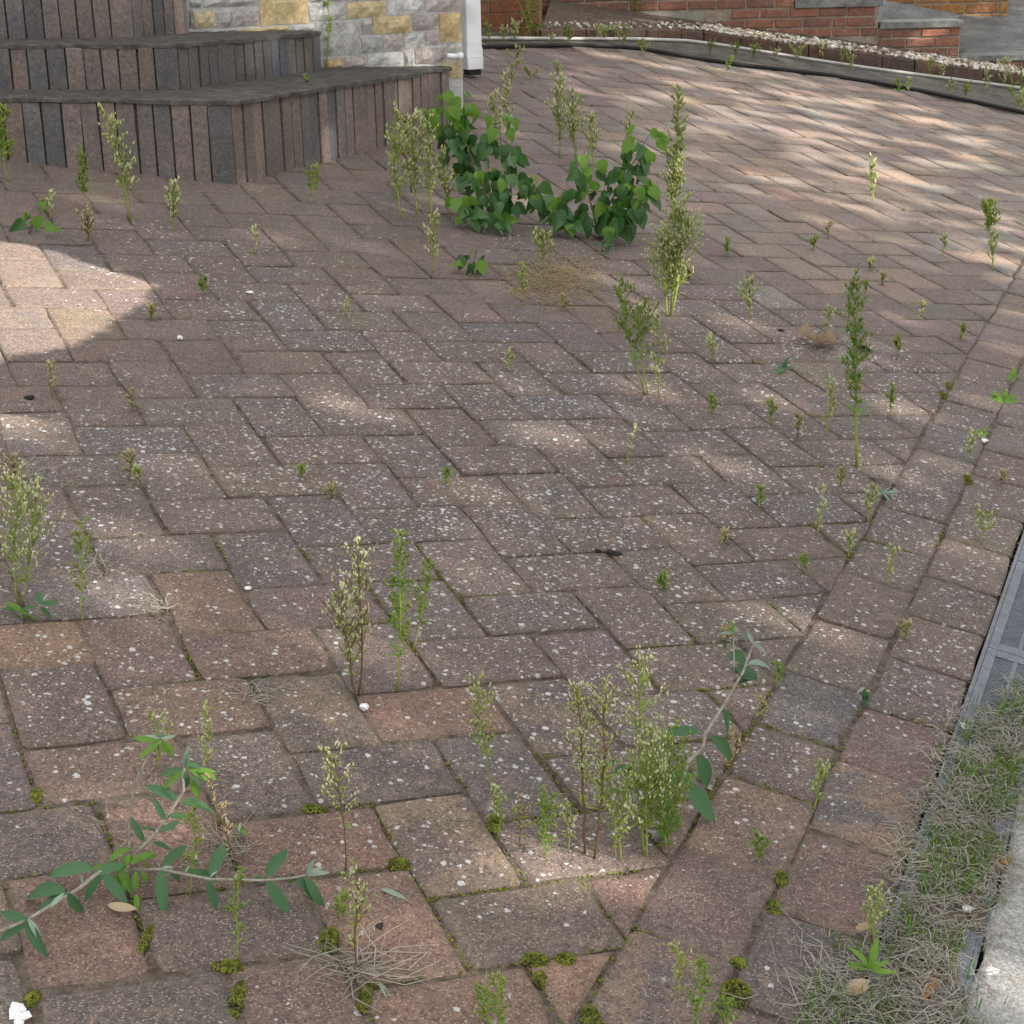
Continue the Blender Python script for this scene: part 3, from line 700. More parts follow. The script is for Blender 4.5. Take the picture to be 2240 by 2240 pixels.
def brick_wall(parent, A, B, z0, z1, mat, pal, bl=.205, ch=.0675, gap=.012, depth=.09, seed=0, skip=None, kd=1.0, phase=0.0):
    """coursed brickwork from A to B, each brick its own piece on a mortar core"""
    R = random.Random(seed); d = B-A; d -= UPG*d.dot(UPG); Lt = d.length; d.normalize(); nn = UPG.cross(d).normalized()
    if nn.dot(CAM-A) < 0: nn = -nn
    n = 0; z = z0; row = 0
    while z < z1-.01:
        zt = min(z+ch, z1); x = -bl*(.5 if row % 2 else 0)-phase
        while x < Lt:
            w = bl if R.random() > .12 else bl*.5
            a, b = max(0, x)+gap/2, min(Lt, x+w)-gap/2; x += w
            if b-a < .02: continue
            if skip and skip(a, b, z-z0, row): continue
            pr = R.uniform(-.003, .003); V = []
            e = lambda: R.uniform(-.002, .002)
            for (xx, zz) in ((a, z+gap/2), (b, z+gap/2), (b, zt-gap/2), (a, zt-gap/2)): V.append(A+d*(xx+e())+UPG*(zz+e())+nn*(pr-.004))
            for (xx, zz) in ((a+.004, z+gap/2+.004), (b-.004, z+gap/2+.004), (b-.004, zt-gap/2-.004), (a+.004, zt-gap/2-.004)): V.append(A+d*xx+UPG*zz+nn*(pr+.002+e()*.5))
            V += [v-nn*.03 for v in V[:4]]
            Fc = [(4, 5, 6, 7)]+[(i, (i+1) % 4, 4+(i+1) % 4, 4+i) for i in range(4)]+[(8+i, 8+(i+1) % 4, (i+1) % 4, i) for i in range(4)]
            cen = sum(V, Vector())/len(V); o = obj('brick', [v-cen for v in V], Fc, mat, parent); o.location = cen-parent.location
            ca = R.choice(pal); cb = R.choice(pal); set_attr(o.data, 'tint', lin(ca, kd)); set_attr(o.data, 'tint_b', lin(tuple((p+q)//2 for p, q in zip(ca, cb)), kd)); set_rim(o.data, [.2]*len(V)); n += 1
        z += ch; row += 1
    return nn, d, Lt
def wall_core(parent, A, B, back, z0, z1, mat, name='mortar_core', inset=.007):
    d = (B-A); d -= UPG*d.dot(UPG); d.normalize(); nn = UPG.cross(d).normalized(); nn = nn if nn.dot(CAM-A) > 0 else -nn
    quad_block(name, A-nn*inset, B-nn*inset, -nn*back, z0, z1, mat, parent)
# red wall: upright, parallel to the house, behind the gravel
GW = at(1440, 60)+Vector((0, .20, 0)); wallN = -YB
def onR(px, py): return on_plane(px, py, GW, YB)
red = empty('garden_wall', GW, 'red brick garden wall stepping down with concrete copings', 'garden wall')
REDP = [(148, 100, 80), (136, 94, 77), (156, 108, 86), (126, 90, 76), (142, 102, 84), (132, 96, 82), (160, 104, 82)]
lev = lambda p: (p-GW).dot(UPG)
pA0, pA1 = onR(1184, 40), onR(1922, 40); pB1 = onR(2100, 90); pC1 = onR(2420, 170)
copA_b = lev(onR(1830, 15)); copA_t = lev(onR(1830, -2)); copB_b = lev(onR(2020, 60)); copB_t = lev(onR(2020, 47)); copC_b = lev(onR(2170, 133)); copC_t = lev(onR(2170, 121))
foot = lambda p, z: p-UPG*(lev(p)-z)
zbase = -.50
blk0, blk1 = onR(1282, 40), onR(1541, 40); bz0, bz1 = lev(onR(1400, 62)), lev(onR(1400, 28))
CH = (lev(onR(1500, 23.5))-lev(onR(1500, 46)))
def skipblk(base, zc):
    def f(a, b, z, row):
        xa = (blk0-base).dot(XB); xb = (blk1-base).dot(XB)
        return (b > xa-.01 and a < xb+.01) and (z+zc < bz1-.01 and z+zc > bz0-.2)
    return f
zA0 = copA_b-CH*12
kA = foot(pA0, 0); 
def seg(p0, p1, zb_, zt_, seed, skip=None, phase=0.0):
    brick_wall(red, foot(p0, 0), foot(p1, 0), zb_, zt_, M['redbrick'], REDP, bl=CH*2.95, ch=CH, seed=seed, skip=skip, phase=phase)
    wall_core(red, foot(p0, 0), foot(p1, 0), .2, zb_-.3, zt_-.001, M['redmortar'])
nrowA = int((copA_b-bz0)/CH)+2; zbA = copA_b-CH*nrowA
seg(pA0, pA1, zbA, copA_b, 61, skip=lambda a, b, z, row: skipblk(foot(pA0, 0), zbA)(a, b, z, row))
seg(pA1+XB*.003, pB1, copB_b-CH*5, copB_b, 67, phase=.1)
seg(pB1+XB*.003, pC1, copC_b-CH*4, copC_b, 71, phase=.05)
def cop(p0, p1, z0, z1, over=.018, back=.26):
    A = foot(p0, 0)-XB*.01+wallN*over; B = foot(p1, 0)+XB*over+wallN*over
    return quad_block('coping', A, B, -wallN*back, z0+.001, z1, M['coping'], red)
pA00 = onR(1742, 10)
cop(pA00, pA1, copA_b, copA_t); cop(pA1+XB*.02, pB1, copB_b, copB_t); cop(pB1+XB*.02, pC1, copC_b, copC_t)
brick_wall(red, foot(pA0, 0), foot(onR(1738, 10), 0), copA_b+.0, copA_b+CH*8, M['redbrick'], REDP, bl=CH*2.95, ch=CH, seed=83)
wall_core(red, foot(pA0, 0), foot(onR(1738, 10), 0), .2, copA_b, copA_b+CH*8, M['redmortar'])
for a_, b_ in ((1283, 1416), (1419, 1540)):
    A = foot(onR(a_, 40), 0)+wallN*.004; B = foot(onR(b_, 40), 0)+wallN*.004
    quad_block('concrete_block', A, B, -wallN*.1, bz0+.004, bz1-.004, M['greyblock'], red)
# grey ramp behind the copings
c0, c1 = foot(pA1, copC_t-.012)-wallN*.24, foot(pC1, copC_t-.012)-wallN*.24+XB*2
q0, q1 = on_plane(1990, -30, GW-wallN*1.9, YB), on_plane(2500, -30, GW-wallN*1.9, YB)
b0, b1 = foot(pA1, copB_t-.006)-wallN*.24-XB*.05, foot(pB1, copB_t-.006)-wallN*.24+XB*.018
b2, b3 = on_plane(2104, 32, GW-wallN*.62, YB), on_plane(1900, -6, GW-wallN*.62, YB)
tag(obj('side_path', [c0, c1, q1, q0, b0, b1, b2, b3, b1-UPG*.3, b2-UPG*.3], [(0, 1, 2, 3), (4, 5, 6, 7), (5, 8, 9, 6)], M['slab']), kind='structure')
# tan brick building beyond the path
tan = empty('outhouse', at(2100, 10), 'orange tan brick outbuilding corner above the grey side path, top right', 'outbuilding')
qz = foot(pB1, copB_t)-wallN*1.15
def onQ(px, py): return on_plane(px, py, qz, YB)
zq = (onQ(2190, 48)-qz).dot(UPG)
TANP = [(168, 118, 66), (158, 108, 62), (150, 104, 64), (176, 126, 72)]
qA, qB = onQ(1990, 10), onQ(2207, 10); ft = lambda p, z: p-UPG*((p-qz).dot(UPG)-z)
brick_wall(tan, ft(qA-XB*.2, 0), ft(qB, 0), zq-.02, zq+.7, M['redbrick'], TANP, bl=.24, ch=.078, seed=91)
wall_core(tan, ft(qA-XB*.2, 0), ft(qB, 0), .9, zq-.4, zq+2.0, M['redmortar'])
# tan pier left of the red wall
PB_ = at(1182, 80); pier = empty('brick_pier', PB_, 'tall orange brown brick pier behind the white downpipe', 'brick pier')
onP = lambda px, py: on_plane(px, py, PB_, YB)
pa, pb = onP(985, 60), onP(1182, 60); fp = lambda p, z: p-UPG*((p-PB_).dot(UPG)-z)
PIERP = [(150, 100, 64), (140, 88, 58), (158, 108, 66), (128, 80, 56)]
ret = onR(1184, 60); retv = (foot(ret, 0)-fp(pb, 0)); retv -= UPG*retv.dot(UPG)
wall_core(pier, fp(pa, 0), fp(pb, 0), retv.length, -.3, 2.0, M['redmortar'])
chp = .074
brick_wall(pier, fp(pa, 0), fp(pb, 0), -.015, chp*9, M['redbrick'], PIERP, bl=.22, ch=chp, seed=95, gap=.006)
brick_wall(pier, fp(pb, 0)+retv*.02+XB*.004, fp(pb, 0)+retv+XB*.004, -.015, chp*9, M['redbrick'], [(172, 112, 66), (150, 88, 58)], bl=.22, ch=chp, seed=96, gap=.006)
# ------------------------------------------------------------------ weeds
def weed_at(bx, by, tx, ty):
    b = at(bx, by); b.z = -.004; t = above(b, tx, ty); return b, t
def horseweed(label, bpx, tpx, spread=.05, dens=1.0, tone='y', fluff=0, seed=0, group=None, bare=.25, base=None, lean=None, cat='weed', side=None, nstem=1):
    """upright horseweed: stem with narrow leaves, ascending side shoots crowded with small flower heads"""
    R = random.Random(seed*13+7)
    b, t = weed_at(*bpx, *tpx)
    if base is not None:
        b = base; t = above(b, *tpx)
    H = (t-b).length; FK = min(2.3, max(1.0, 1+.33*((b-CAM).length-2.6)))
    spread *= 1.22
    root = empty('horseweed' if cat == 'weed' else cat.replace(' ', '_'), b, label, cat, group or 'horseweed growing from the joints')
    st, lf, bd, fl = MB(), MB(), MB(), MB()
    for sidx in range(nstem):
        off = Vector((0, 0, 0)) if sidx == 0 else Vector((R.uniform(-1, 1), R.uniform(-1, 1), 0))*spread*.7
        Hs = H*(1 if sidx == 0 else R.uniform(.62, .92)); ax = (t-b).normalized()
        bow = R.uniform(-.04, .04)*Hs; sv = RIGHT
        pts = []; K = 8
        for i in range(K+1):
            u = i/K; pts.append(off*(.25+.75*u)+ax*(Hs*u)+sv*(bow*math.sin(math.pi*u))+sv*R.uniform(-.002, .002))
        rr = max(.0014, Hs*.0075)*FK**.6
        st.tube(pts, [rr*(1-.75*i/K) for i in range(K+1)], 5)
        def P(u):
            f = u*K; i = min(K-1, int(f)); return pts[i].lerp(pts[i+1], f-i)
        # stem leaves
        nl = int((14+Hs*90)*dens)
        for i in range(nl):
            u = R.uniform(bare*.7, .97); a = R.uniform(0, 6.283)
            out = (RIGHT*math.cos(a)+HF*math.sin(a)); d = out*R.uniform(.55, 1)+UPG*R.uniform(.2, .9)
            L = Hs*R.uniform(.05, .11)*(1.15-u*.55); L = min(max(L, .012), .045)*FK**.4
            lf.blade(P(u), d, L, (L*R.uniform(.11, .20)+.0014)*FK**.5, UPG, R.uniform(.2, .9), 3)
        # side shoots with heads
        ns = int((8+Hs*48)*dens)
        for i in range(ns):
            u = bare+(1-bare)*(i+R.random())/ns; a = R.uniform(0, 6.283)
            out = (RIGHT*math.cos(a)+HF*math.sin(a)); p = P(min(u, .995))
            prof = math.sin(math.pi*min(1, .22+.75*(u-bare)/(1-bare)))
            L = spread*(.35+.75*prof)*R.uniform(.5, 1.1)
            d = (out*.75+UPG*R.uniform(.5, 1.1)).normalized(); e = p+d*L+UPG*L*.15
            st.tube([p, p.lerp(e, .55)+UPG*L*-.02, e], [.0009*FK, .0008*FK, .0006*FK], 3, cap=False)
            nb = R.randint(4, 8) if dens > .4 else R.randint(2, 4)
            for k in range(nb):
                q = p.lerp(e, R.uniform(.35, 1.05))+Vector((R.uniform(-1, 1), R.uniform(-1, 1), R.uniform(-.4, 1)))*L*.16
                bd.octa(q, UPG+out*R.uniform(0, .6), R.uniform(.0013, .0021)*FK, R.uniform(.0030, .0052)*FK)
            for k in range(2):
                q = p.lerp(e, R.uniform(.1, .8)); lf.blade(q, out+UPG*R.uniform(.1, 1), R.uniform(.009, .019)*FK**.5, .0026*FK, UPG, .5, 2)
    for k in range(fluff):
        u = R.uniform(.35, 1.0); a = R.uniform(0, 6.283)
        q = (t-b)*u+(RIGHT*math.cos(a)+HF*math.sin(a))*spread*R.uniform(.2, .9); s = R.uniform(.0035, .006)
        for j in range(26):
            v = Vector((R.gauss(0, 1), R.gauss(0, 1), R.gauss(0, 1))).normalized(); fl.blade(q, v, s, .0012, UPG if abs(v.dot(UPG)) < .9 else RIGHT, 0, 1, shape='grass')
    mats = {'y': ('stemgreen', 'weed', 'bud'), 'g': ('stemgreen', 'weedg', 'weed'), 'r': ('stemred', 'weed', 'bud'), 'd': ('stemred', 'dry', 'dry'), 'yd': ('stemred', 'weed', 'dry')}[tone]
    for mbb, nm, mt in ((st, 'stem', mats[0]), (lf, 'foliage', mats[1]), (bd, 'flower_heads', mats[2]), (fl, 'seed_fluff', 'fluff')):
        if mbb.f:
            o = mbb.build(nm, M[mt], root, smooth=True)
            if nm != 'stem': o['kind'] = 'stuff'
    return root
W = horseweed
# by the steps and the left border
W('tall creamy horseweed bending left in front of the lowest brick step', (283, 480), (228, 240), .055, 1.3, 'y', 3, 1)
W('slender green horseweed just left of the bending one at the steps', (186, 455), (178, 328), .022, 1.2, 'g', 0, 2)
W('short bushy straw coloured weed at the foot of the slender one', (192, 528), (188, 462), .032, 1.2, 'yd', 0, 3)
W('stout little horseweed standing alone right of the bending one', (382, 505), (383, 402), .034, 1.4, 'y', 1, 4)
W('bright green leafy horseweed cut off by the left frame edge at the steps', (14, 395), (12, 240), .04, 1.6, 'g', 0, 5)
W('thin pale horseweed stalk behind the bending one against the bricks', (196, 345), (180, 236), .014, .8, 'y', 0, 6)
W('forked little weed at the foot of the right side of the lowest step', (681, 446), (692, 362), .034, .7, 'g', 0, 7)
W('tiny weed near the left edge above the heart leaved seedling', (108, 478), (113, 418), .018, .8, 'y', 0, 8)
W('wisp of weed standing alone on dark pavers below the forked one', (558, 555), (556, 492), .012, .6, 'y', 0, 9)
W('lone weed sprout on the lowest tread beside the second step', (0, 0), (669, 168), .012, .7, 'g', 0, 10, base=onT(672, 185, T1))
W('very thin tall weed rising before the stone cladding', (0, 0), (716, -20), .03, .35, 'g', 0, 11, base=onT(714, 153, T1), bare=.3)
W('short thin weed before the stones nearer the downpipe', (0, 0), (795, 80), .014, .45, 'g', 0, 12, base=onT(797, 150, T1))
# clump round the poplar sapling
for k, (b, t, s, tn) in enumerate([((878, 480), (868, 240), .05, 'y'), ((912, 470), (905, 250), .05, 'y'), ((945, 480), (935, 262), .055, 'y'), ((985, 475), (962, 330), .045, 'y'), ((900, 420), (890, 255), .045, 'yd')]):
    W(['creamy horseweed at the left rim of the weed clump beside the steps', 'second creamy horseweed from the left in the clump beside the steps', 'third creamy horseweed in the clump, tall and dense', 'short horseweed in the clump, just left of the poplar leaves', 'straw tipped horseweed at the back of the left clump'][k], b, t, s, 1.3, tn, 2, 20+k)
W('pale horseweed in front of the poplar sapling, left side', (946, 598), (950, 470), .035, 1.0, 'y', 1, 26)
W('tall horseweed behind the poplar sapling near the downpipe', (1110, 330), (1106, 160), .04, 1.0, 'y', 0, 27)
W('creamy horseweed behind the left poplar branch', (1090, 345), (1082, 205), .045, 1.3, 'y', 1, 28)
W('dense horseweed behind the gap between the poplar branches', (1225, 345), (1216, 172), .055, 1.3, 'y', 1, 29)
W('horseweed right of the dense one behind the sapling', (1262, 350), (1254, 205), .055, 1.3, 'y', 1, 30)
W('drooping creamy horseweed behind the right poplar branch', (1300, 360), (1292, 255), .06, 1.2, 'y', 0, 31)
W('small open horseweed between the clump and the tall column', (1366, 345), (1384, 248), .035, .8, 'y', 0, 32)
W('yellowing horseweed in front of the right poplar branch', (1190, 585), (1186, 515), .05, 1.4, 'y', 1, 33)
W('stubby yellowing weed under the poplar branches', (1143, 660), (1144, 580), .022, .9, 'y', 0, 34)
W('tall slim horseweed top of the weed column right of the sapling', (1476, 500), (1482, 190), .045, 1.3, 'y', 1, 35, nstem=2)
W('broad golden green horseweed forming the foot of the weed column', (1468, 690), (1492, 440), .075, 1.8, 'y', 1, 36, nstem=3)
W('bright green branching horseweed below the weed column', (1411, 858), (1358, 625), .055, 1.1, 'g', 2, 37, nstem=2, bare=.4)
W('paler horseweed right beside the bright branching one', (1442, 868), (1438, 690), .035, .9, 'y', 0, 38)
W('squat yellow green bush weed on the sandy patch', (1643, 695), (1640, 612), .038, 1.5, 'y', 0, 39)
W('faint small weed left of the fallen tan leaves', (1560, 790), (1557, 735), .022, .8, 'y', 0, 40)
W('small flowering weed behind the fallen tan leaves', (1808, 730), (1812, 672), .022, .8, 'y', 1, 41)
W('very tall upright horseweed at the right, dense in its middle', (1876, 1018), (1868, 610), .042, 1.5, 'g', 3, 42, bare=.38)
W('thin side weed just left of the very tall upright one', (1804, 950), (1820, 830), .02, .8, 'y', 0, 43)
W('low weed tuft by the line of moss right of the tall one', (1950, 905), (1953, 845), .018, .9, 'g', 0, 44)
W('small green weed near the mossy joint crossing', (1965, 780), (1968, 735), .02, .9, 'g', 0, 45)
W('sparse two stemmed weed alone in the brighter paving', (1912, 438), (1908, 342), .03, .5, 'y', 0, 46, nstem=2)
W('bright green leafy bush weed at the far right', (2166, 520), (2158, 448), .05, 2.0, 'g', 0, 47)
W('ragged dry weed below the bright bush at far right', (2172, 590), (2165, 510), .035, .8, 'y', 0, 48)
W('brown stalk weed right of centre by the brick border', (2062, 560), (2068, 515), .02, .7, 'y', 0, 49)
W('frail weed by the second border joint, far right', (2120, 1010), (2128, 948), .02, .9, 'y', 0, 50)
W('small weed leaning on the outer border near the drain', (2145, 1185), (2155, 1120), .026, .7, 'y', 0, 51)
W('creeping upright weed on the inner border joint, upper', (1900, 1140), (1912, 1062), .016, 1.0, 'y', 0, 52)
W('creeping upright weed on the inner border joint, lower', (1858, 1215), (1862, 1165), .016, 1.0, 'y', 0, 53)
W('thin yellow weed left of the inner border joint', (1790, 1170), (1803, 1062), .012, .7, 'y', 0, 54)
W('wispy weed on the outer border row beside the mossy joint', (1945, 1285), (1950, 1195), .018, .5, 'y', 0, 55)
# foreground
W('large creamy green horseweed cut by the left frame edge', (38, 1318), (34, 1045), .05, 1.7, 'y', 5, 60, nstem=2)
W('slim horseweed standing at the left over dead root whiskers', (176, 1352), (180, 1145), .022, 1.0, 'g', 2, 61)
W('bushy pale horseweed, left of the bright green centre one', (787, 1518), (776, 1195), .045, 1.2, 'r', 5, 62, nstem=2, bare=.3)
W('shorter horseweed with white seed heads left of the bushy pale one', (772, 1500), (738, 1290), .04, .9, 'r', 5, 63, bare=.25)
W('bright green dense horseweed spike in the middle of the drive', (873, 1508), (870, 1165), .026, 1.6, 'g', 4, 64, bare=.3)
W('slender leaning horseweed right of the bright green spike', (905, 1420), (936, 1228), .018, 1.1, 'g', 2, 65, bare=.3)
W('yellowing horseweed on a bare reddish stem near the centre', (1078, 1738), (1044, 1492), .032, 1.2, 'y', 2, 66, bare=.38)
W('horseweed with a long reddish bare stem left of the centre', (756, 1905), (727, 1642), .032, 1.0, 'r', 2, 67, bare=.48)
W('short horseweed below the yellowing one, over a moss clump', (1092, 1830), (1080, 1715), .022, .9, 'y', 2, 68)
W('thin straw coloured weed between the moss clump and green spike', (1140, 1850), (1128, 1760), .026, .7, 'yd', 0, 69)
W('dense small bright green horseweed at the centre foreground', (1192, 1880), (1194, 1735), .024, 1.7, 'g', 1, 70, bare=.2)
W('small pale horseweed right of the dense bright green one', (1245, 1860), (1232, 1752), .018, .8, 'y', 1, 71)
W('tall horseweed on reddish stem left of the butterfly bush clump', (1282, 1868), (1264, 1500), .034, 1.2, 'r', 4, 72, bare=.42)
W('second tall horseweed beside the butterfly bush clump', (1302, 1880), (1322, 1490), .038, 1.1, 'r', 6, 73, bare=.42)
W('tall golden green horseweed in front of the butterfly bush leaves', (1408, 1870), (1402, 1448), .05, 1.5, 'y', 5, 74, nstem=2)
W('feathery green horseweed at the right of the butterfly bush clump', (1465, 1850), (1462, 1600), .055, 1.6, 'g', 1, 75, nstem=3, bare=.12)
W('yellow green horseweed at the front of the butterfly bush clump', (1358, 1882), (1372, 1700), .04, 1.2, 'y', 2, 76, nstem=2)
W('thin horseweed before the right hand buddleja branch', (520, 2098), (518, 1905), .018, .7, 'g', 2, 77)
W('thin horseweed behind the right hand buddleja branch', (418, 1955), (428, 1760), .018, .8, 'g', 2, 78)
W('small horseweed behind the buddleja crown shoots', (448, 1705), (450, 1545), .022, .8, 'y', 2, 79)
W('white tufted little horseweed behind the buddleja top shoot', (350, 1680), (352, 1570), .030, .7, 'y', 3, 80)
W('dry dead stalk weed beside the buddleja top shoot', (520, 1885), (460, 1700), .02, .5, 'd', 0, 81)
W('horseweed rising from dead straw in front of the caption spot', (778, 2125), (782, 1905), .034, .9, 'r', 4, 82, bare=.3)
W('small side horseweed left of the one rising from dead straw', (745, 2010), (742, 1962), .018, .8, 'g', 1, 83)
W('two headed weed at the bottom edge left of the orange paver', (1095, 2262), (1088, 2145), .026, .9, 'g', 3, 84, nstem=2)
W('tall thin weed at the bottom edge right of the orange paver', (1488, 2180), (1485, 2075), .024, .7, 'y', 1, 85)
W('weed with a white tuft near the big moss clump', (1528, 2260), (1540, 2098), .022, 1.1, 'g', 3, 86)
W('short weed against the big moss clump at the bottom', (1588, 2265), (1588, 2190), .018, 1.0, 'g', 2, 87)
W('pair of small weeds on the paver right of the caption spot', (1664, 1888), (1658, 1828), .014, 1.1, 'g', 1, 88)
W('upright weed beside the grassy drain, lower right', (1912, 2070), (1924, 1940), .022, 1.1, 'y', 2, 89)
W('weed tuft on the inner border joint beside a pale scar', (1782, 1770), (1800, 1665), .016, 1.0, 'y', 0, 90)
W('small straw weed on the row right of the tall buddleja stem', (1665, 1572), (1668, 1530), .020, .8, 'yd', 0, 91)
W('dry sprig on the joint beside the buddleja leaves', (1600, 1690), (1612, 1610), .026, 1.0, 'd', 0, 92)
W('yellow sprout alone above the dark hole', (1372, 1010), (1388, 925), .010, .6, 'y', 0, 93)
W('tiny green sprout on dark pavers left of centre', (982, 1060), (980, 1025), .010, .8, 'g', 0, 94)
W('brown thin weed on the left dark pavers', (115, 870), (113, 790), .012, .8, 'yd', 0, 95)
W('second brown thin weed right of the first on dark pavers', (290, 900), (288, 850), .010, .8, 'yd', 0, 96)
W('straw coloured weed low at the left edge joint', (285, 1045), (290, 985), .020, .8, 'yd', 0, 97)
W('dead straw weed left of the slim horseweed', (30, 1060), (40, 1005), .035, .8, 'd', 0, 98)
R0 = random.Random(77)
SPR = ['tiny sprout high in the bright paving, right of the weed column', 'tiny sprout level with the bright bush, one paver row below the sparse two stemmed weed', 'tiny sprout just right of the one below the sparse weed', 'tiny sprout between the very tall weed and the bright bush', 'tiny sprout above the small green weed near the mossy crossing', 'tiny sprout directly above the very tall weed', 'tiny sprout above the mossy joint crossing on the right', 'tiny sprout on the outer border, far right edge',
 'tiny sprout below the rotted weed remains left of the tan leaves', 'tiny sprout at the mossy joint end left of the very tall weed', 'tiny sprout below the foot of the very tall weed', 'tiny sprout right of the big dark dirt lump', 'tiny sprout midway between dirt lump and inner border', 'tiny sprout above the long buddleja stem tip', 'tiny sprout in the middle right joint above the border line',
 'tiny sprout beside the top of the weed column', 'tiny sprout above the rotted remains left of the tan leaves', 'tiny sprout under the dead ground cover patch', 'tiny sprout alone in the middle of the drive', 'tiny sprout on the dark pavers below the small poplar seedling', 'tiny sprout right of the sunlit patch tip', 'tiny sprout below the tip of the sunlit patch', 'tiny sprout left of the low straw weed on dark pavers', 'tiny sprout above the green centre spike, left', 'tiny sprout straight above the green centre spike',
 'tiny sprout on the outer border row at the right edge', 'tiny sprout on the outer border beside the drain rim', 'tiny sprout on the joint right of the long buddleja stem', 'tiny sprout left of the long buddleja stem tip', 'tiny sprout left of the butterfly bush clump, on the bare paver']
smallpx = [(1592, 560), (1780, 548), (1812, 522), (1905, 592), (1932, 625), (1895, 640), (2015, 700), (2105, 745), (1690, 925), (1745, 955), (1840, 1065), (1760, 1250), (1585, 1190), (1448, 1290), (1660, 1110),
           (1505, 610), (1560, 905), (1235, 680), (1115, 810), (760, 690), (445, 645), (330, 700), (300, 1060), (660, 1045), (725, 1090), (2190, 1060), (1980, 1400), (1700, 1500), (1590, 1405), (1380, 1720)]
for k, (x, y) in enumerate(smallpx):
    hpx = R0.uniform(22, 42)*(1.0 if y < 900 else 1.2)
    W(SPR[k], (x, y), (x+R0.uniform(-4, 4), y-hpx), R0.uniform(.009, .016), R0.uniform(.7, 1.3), R0.choice(['g', 'y', 'y', 'yd', 'g']), 0, 200+k, group='tiny sprouts in the paving joints')
# weeds along the far edging
rowpx = [(1070, 92, 60), (1100, 88, 62), (1125, 90, 52), (1150, 85, 28), (1176, 84, 55), (1205, 100, 80), (1246, 98, 66), (1310, 86, 60), (1325, 88, 64), (1345, 84, 62), (1362, 98, 68), (1408, 118, 92), (1128, 150, 110), (1120, 175, 150), (1221, 165, 138), (1165, 175, 160),
          (1552, 118, 102), (1610, 118, 100), (1625, 96, 82), (1658, 100, 82), (1650, 128, 105), (1592, 154, 130), (1700, 130, 112), (1735, 118, 92), (1742, 132, 110), (1812, 118, 96), (1840, 140, 110), (1858, 152, 122), (1800, 130, 100),
          (1920, 108, 60), (1972, 112, 52), (2050, 130, 84), (2035, 168, 130), (2060, 172, 146), (2120, 172, 152), (1990, 200, 172), (1965, 198, 178), (2080, 205, 180), (2110, 215, 188), (2160, 200, 150), (2195, 190, 132), (2215, 225, 165), (2235, 205, 150), (2180, 170, 140), (2230, 240, 200)]
rowpx.sort(key=lambda q: q[0])
ORD = ['leftmost', 'second', 'third', 'fourth', 'fifth', 'sixth', 'seventh', 'eighth', 'ninth', 'tenth', 'eleventh', 'twelfth', 'thirteenth', 'fourteenth', 'fifteenth', 'sixteenth', 'seventeenth', 'eighteenth', 'nineteenth', 'twentieth']
ORD += ['twenty '+q for q in ['first']+ORD[1:9]]+['thirtieth']+['thirty '+q for q in ['first']+ORD[1:9]]+['fortieth']+['forty '+q for q in ['first']+ORD[1:9]]
nx_ = len(rowpx)
def rowlabel(k):
    x = rowpx[k][0]; side = 'before the orange pier' if x < 1190 else 'before the pale concrete blocks' if x < 1545 else 'below the upper coping' if x < 1915 else 'below the middle coping' if x < 2100 else 'below the lowest coping'
    return 'pale weed along the far edging '+side+', '+(ORD[k]+' from the left' if k < nx_-1 else 'rightmost')
ROWL = [rowlabel(k) for k in range(nx_)]
for k, (x, y, ty) in enumerate(rowpx):
    W(ROWL[k], (x, y), (x+R0.uniform(-6, 6), ty), R0.uniform(.03, .055), R0.uniform(.6, .95), R0.choice(['y', 'y', 'g', 'g']), 0, 300+k, bare=.1, group='weeds along the far edging')
for k, (x, y, ty, lab) in enumerate([(1158, 84, 16, 'dark leafy weed climbing the orange brick pier'), (1392, 60, -12, 'dark weed growing out of the red wall above the pale blocks')]):
    W(lab, (0, 0), (x, ty), .10, .9, 'g', 0, 350+k, base=(at(x, y) if k == 0 else onR(x, 56)))

# ------------------------------------------------------------------ broad leaves
def leaf_mesh(name, prof, L=1.0, W_=1.0, cup=.10, droop=.25, seg=6, wave=.0):
    V, Fc = [], []
    for i in range(seg+1):
        t = i/seg; w = prof(t)*W_; x = L*t; z = -droop*L*t*t
        V += [(x, -w/2, z+cup*w+wave*math.sin(t*14)), (x, -w*.24, z+cup*w*.25), (x, 0, z-.012*L), (x, w*.24, z+cup*w*.25), (x, w/2, z+cup*w-wave*math.sin(t*14))]
    for i in range(seg):
        for j in range(4): a = 5*i+j; Fc.append((a, a+1, a+6, a+5))
    me = bpy.data.meshes.new(name); me.from_pydata(V, [], Fc); me.polygons.foreach_set('use_smooth', [True]*len(Fc)); return me
lance = lambda t: max(0.0, (math.sin(math.pi*min(1, t*.94+.06))**.75)*(1-.25*t)) if t < 1 else 0
heart = lambda t: max(0, (1.0-abs(t-.30)/.72)**.75) if t > .05 else .55
def lmeshes(name, mat, prof, **kw):
    out = []
    for k in range(4):
        me = leaf_mesh(name, prof, droop=kw.get('droop', .25)*(.4+.55*k), cup=.06+.05*k, W_=kw['W'], seg=kw.get('seg', 6), wave=kw.get('wave', .0)); me.materials.append(M[mat]); out.append(me)
    return out
LM = {'d': lmeshes('leaf', 'bud_leaf', lance, W=.31, wave=.006), 'y': lmeshes('leaf', 'bud_young', lance, W=.32, wave=.006), 'p': lmeshes('leaf', 'bud_pale', lance, W=.26), 'h': lmeshes('leaf', 'heart', heart, W=.92, droop=.3), 'hy': lmeshes('leaf', 'heart_y', heart, W=.88, droop=.3),
      'w': lmeshes('leaf', 'weedg', lance, W=.28, seg=4), 't': lmeshes('leaf', 'tan', lance, W=.55, droop=-.5), 'r': lmeshes('leaf', 'rust', lance, W=.30)}
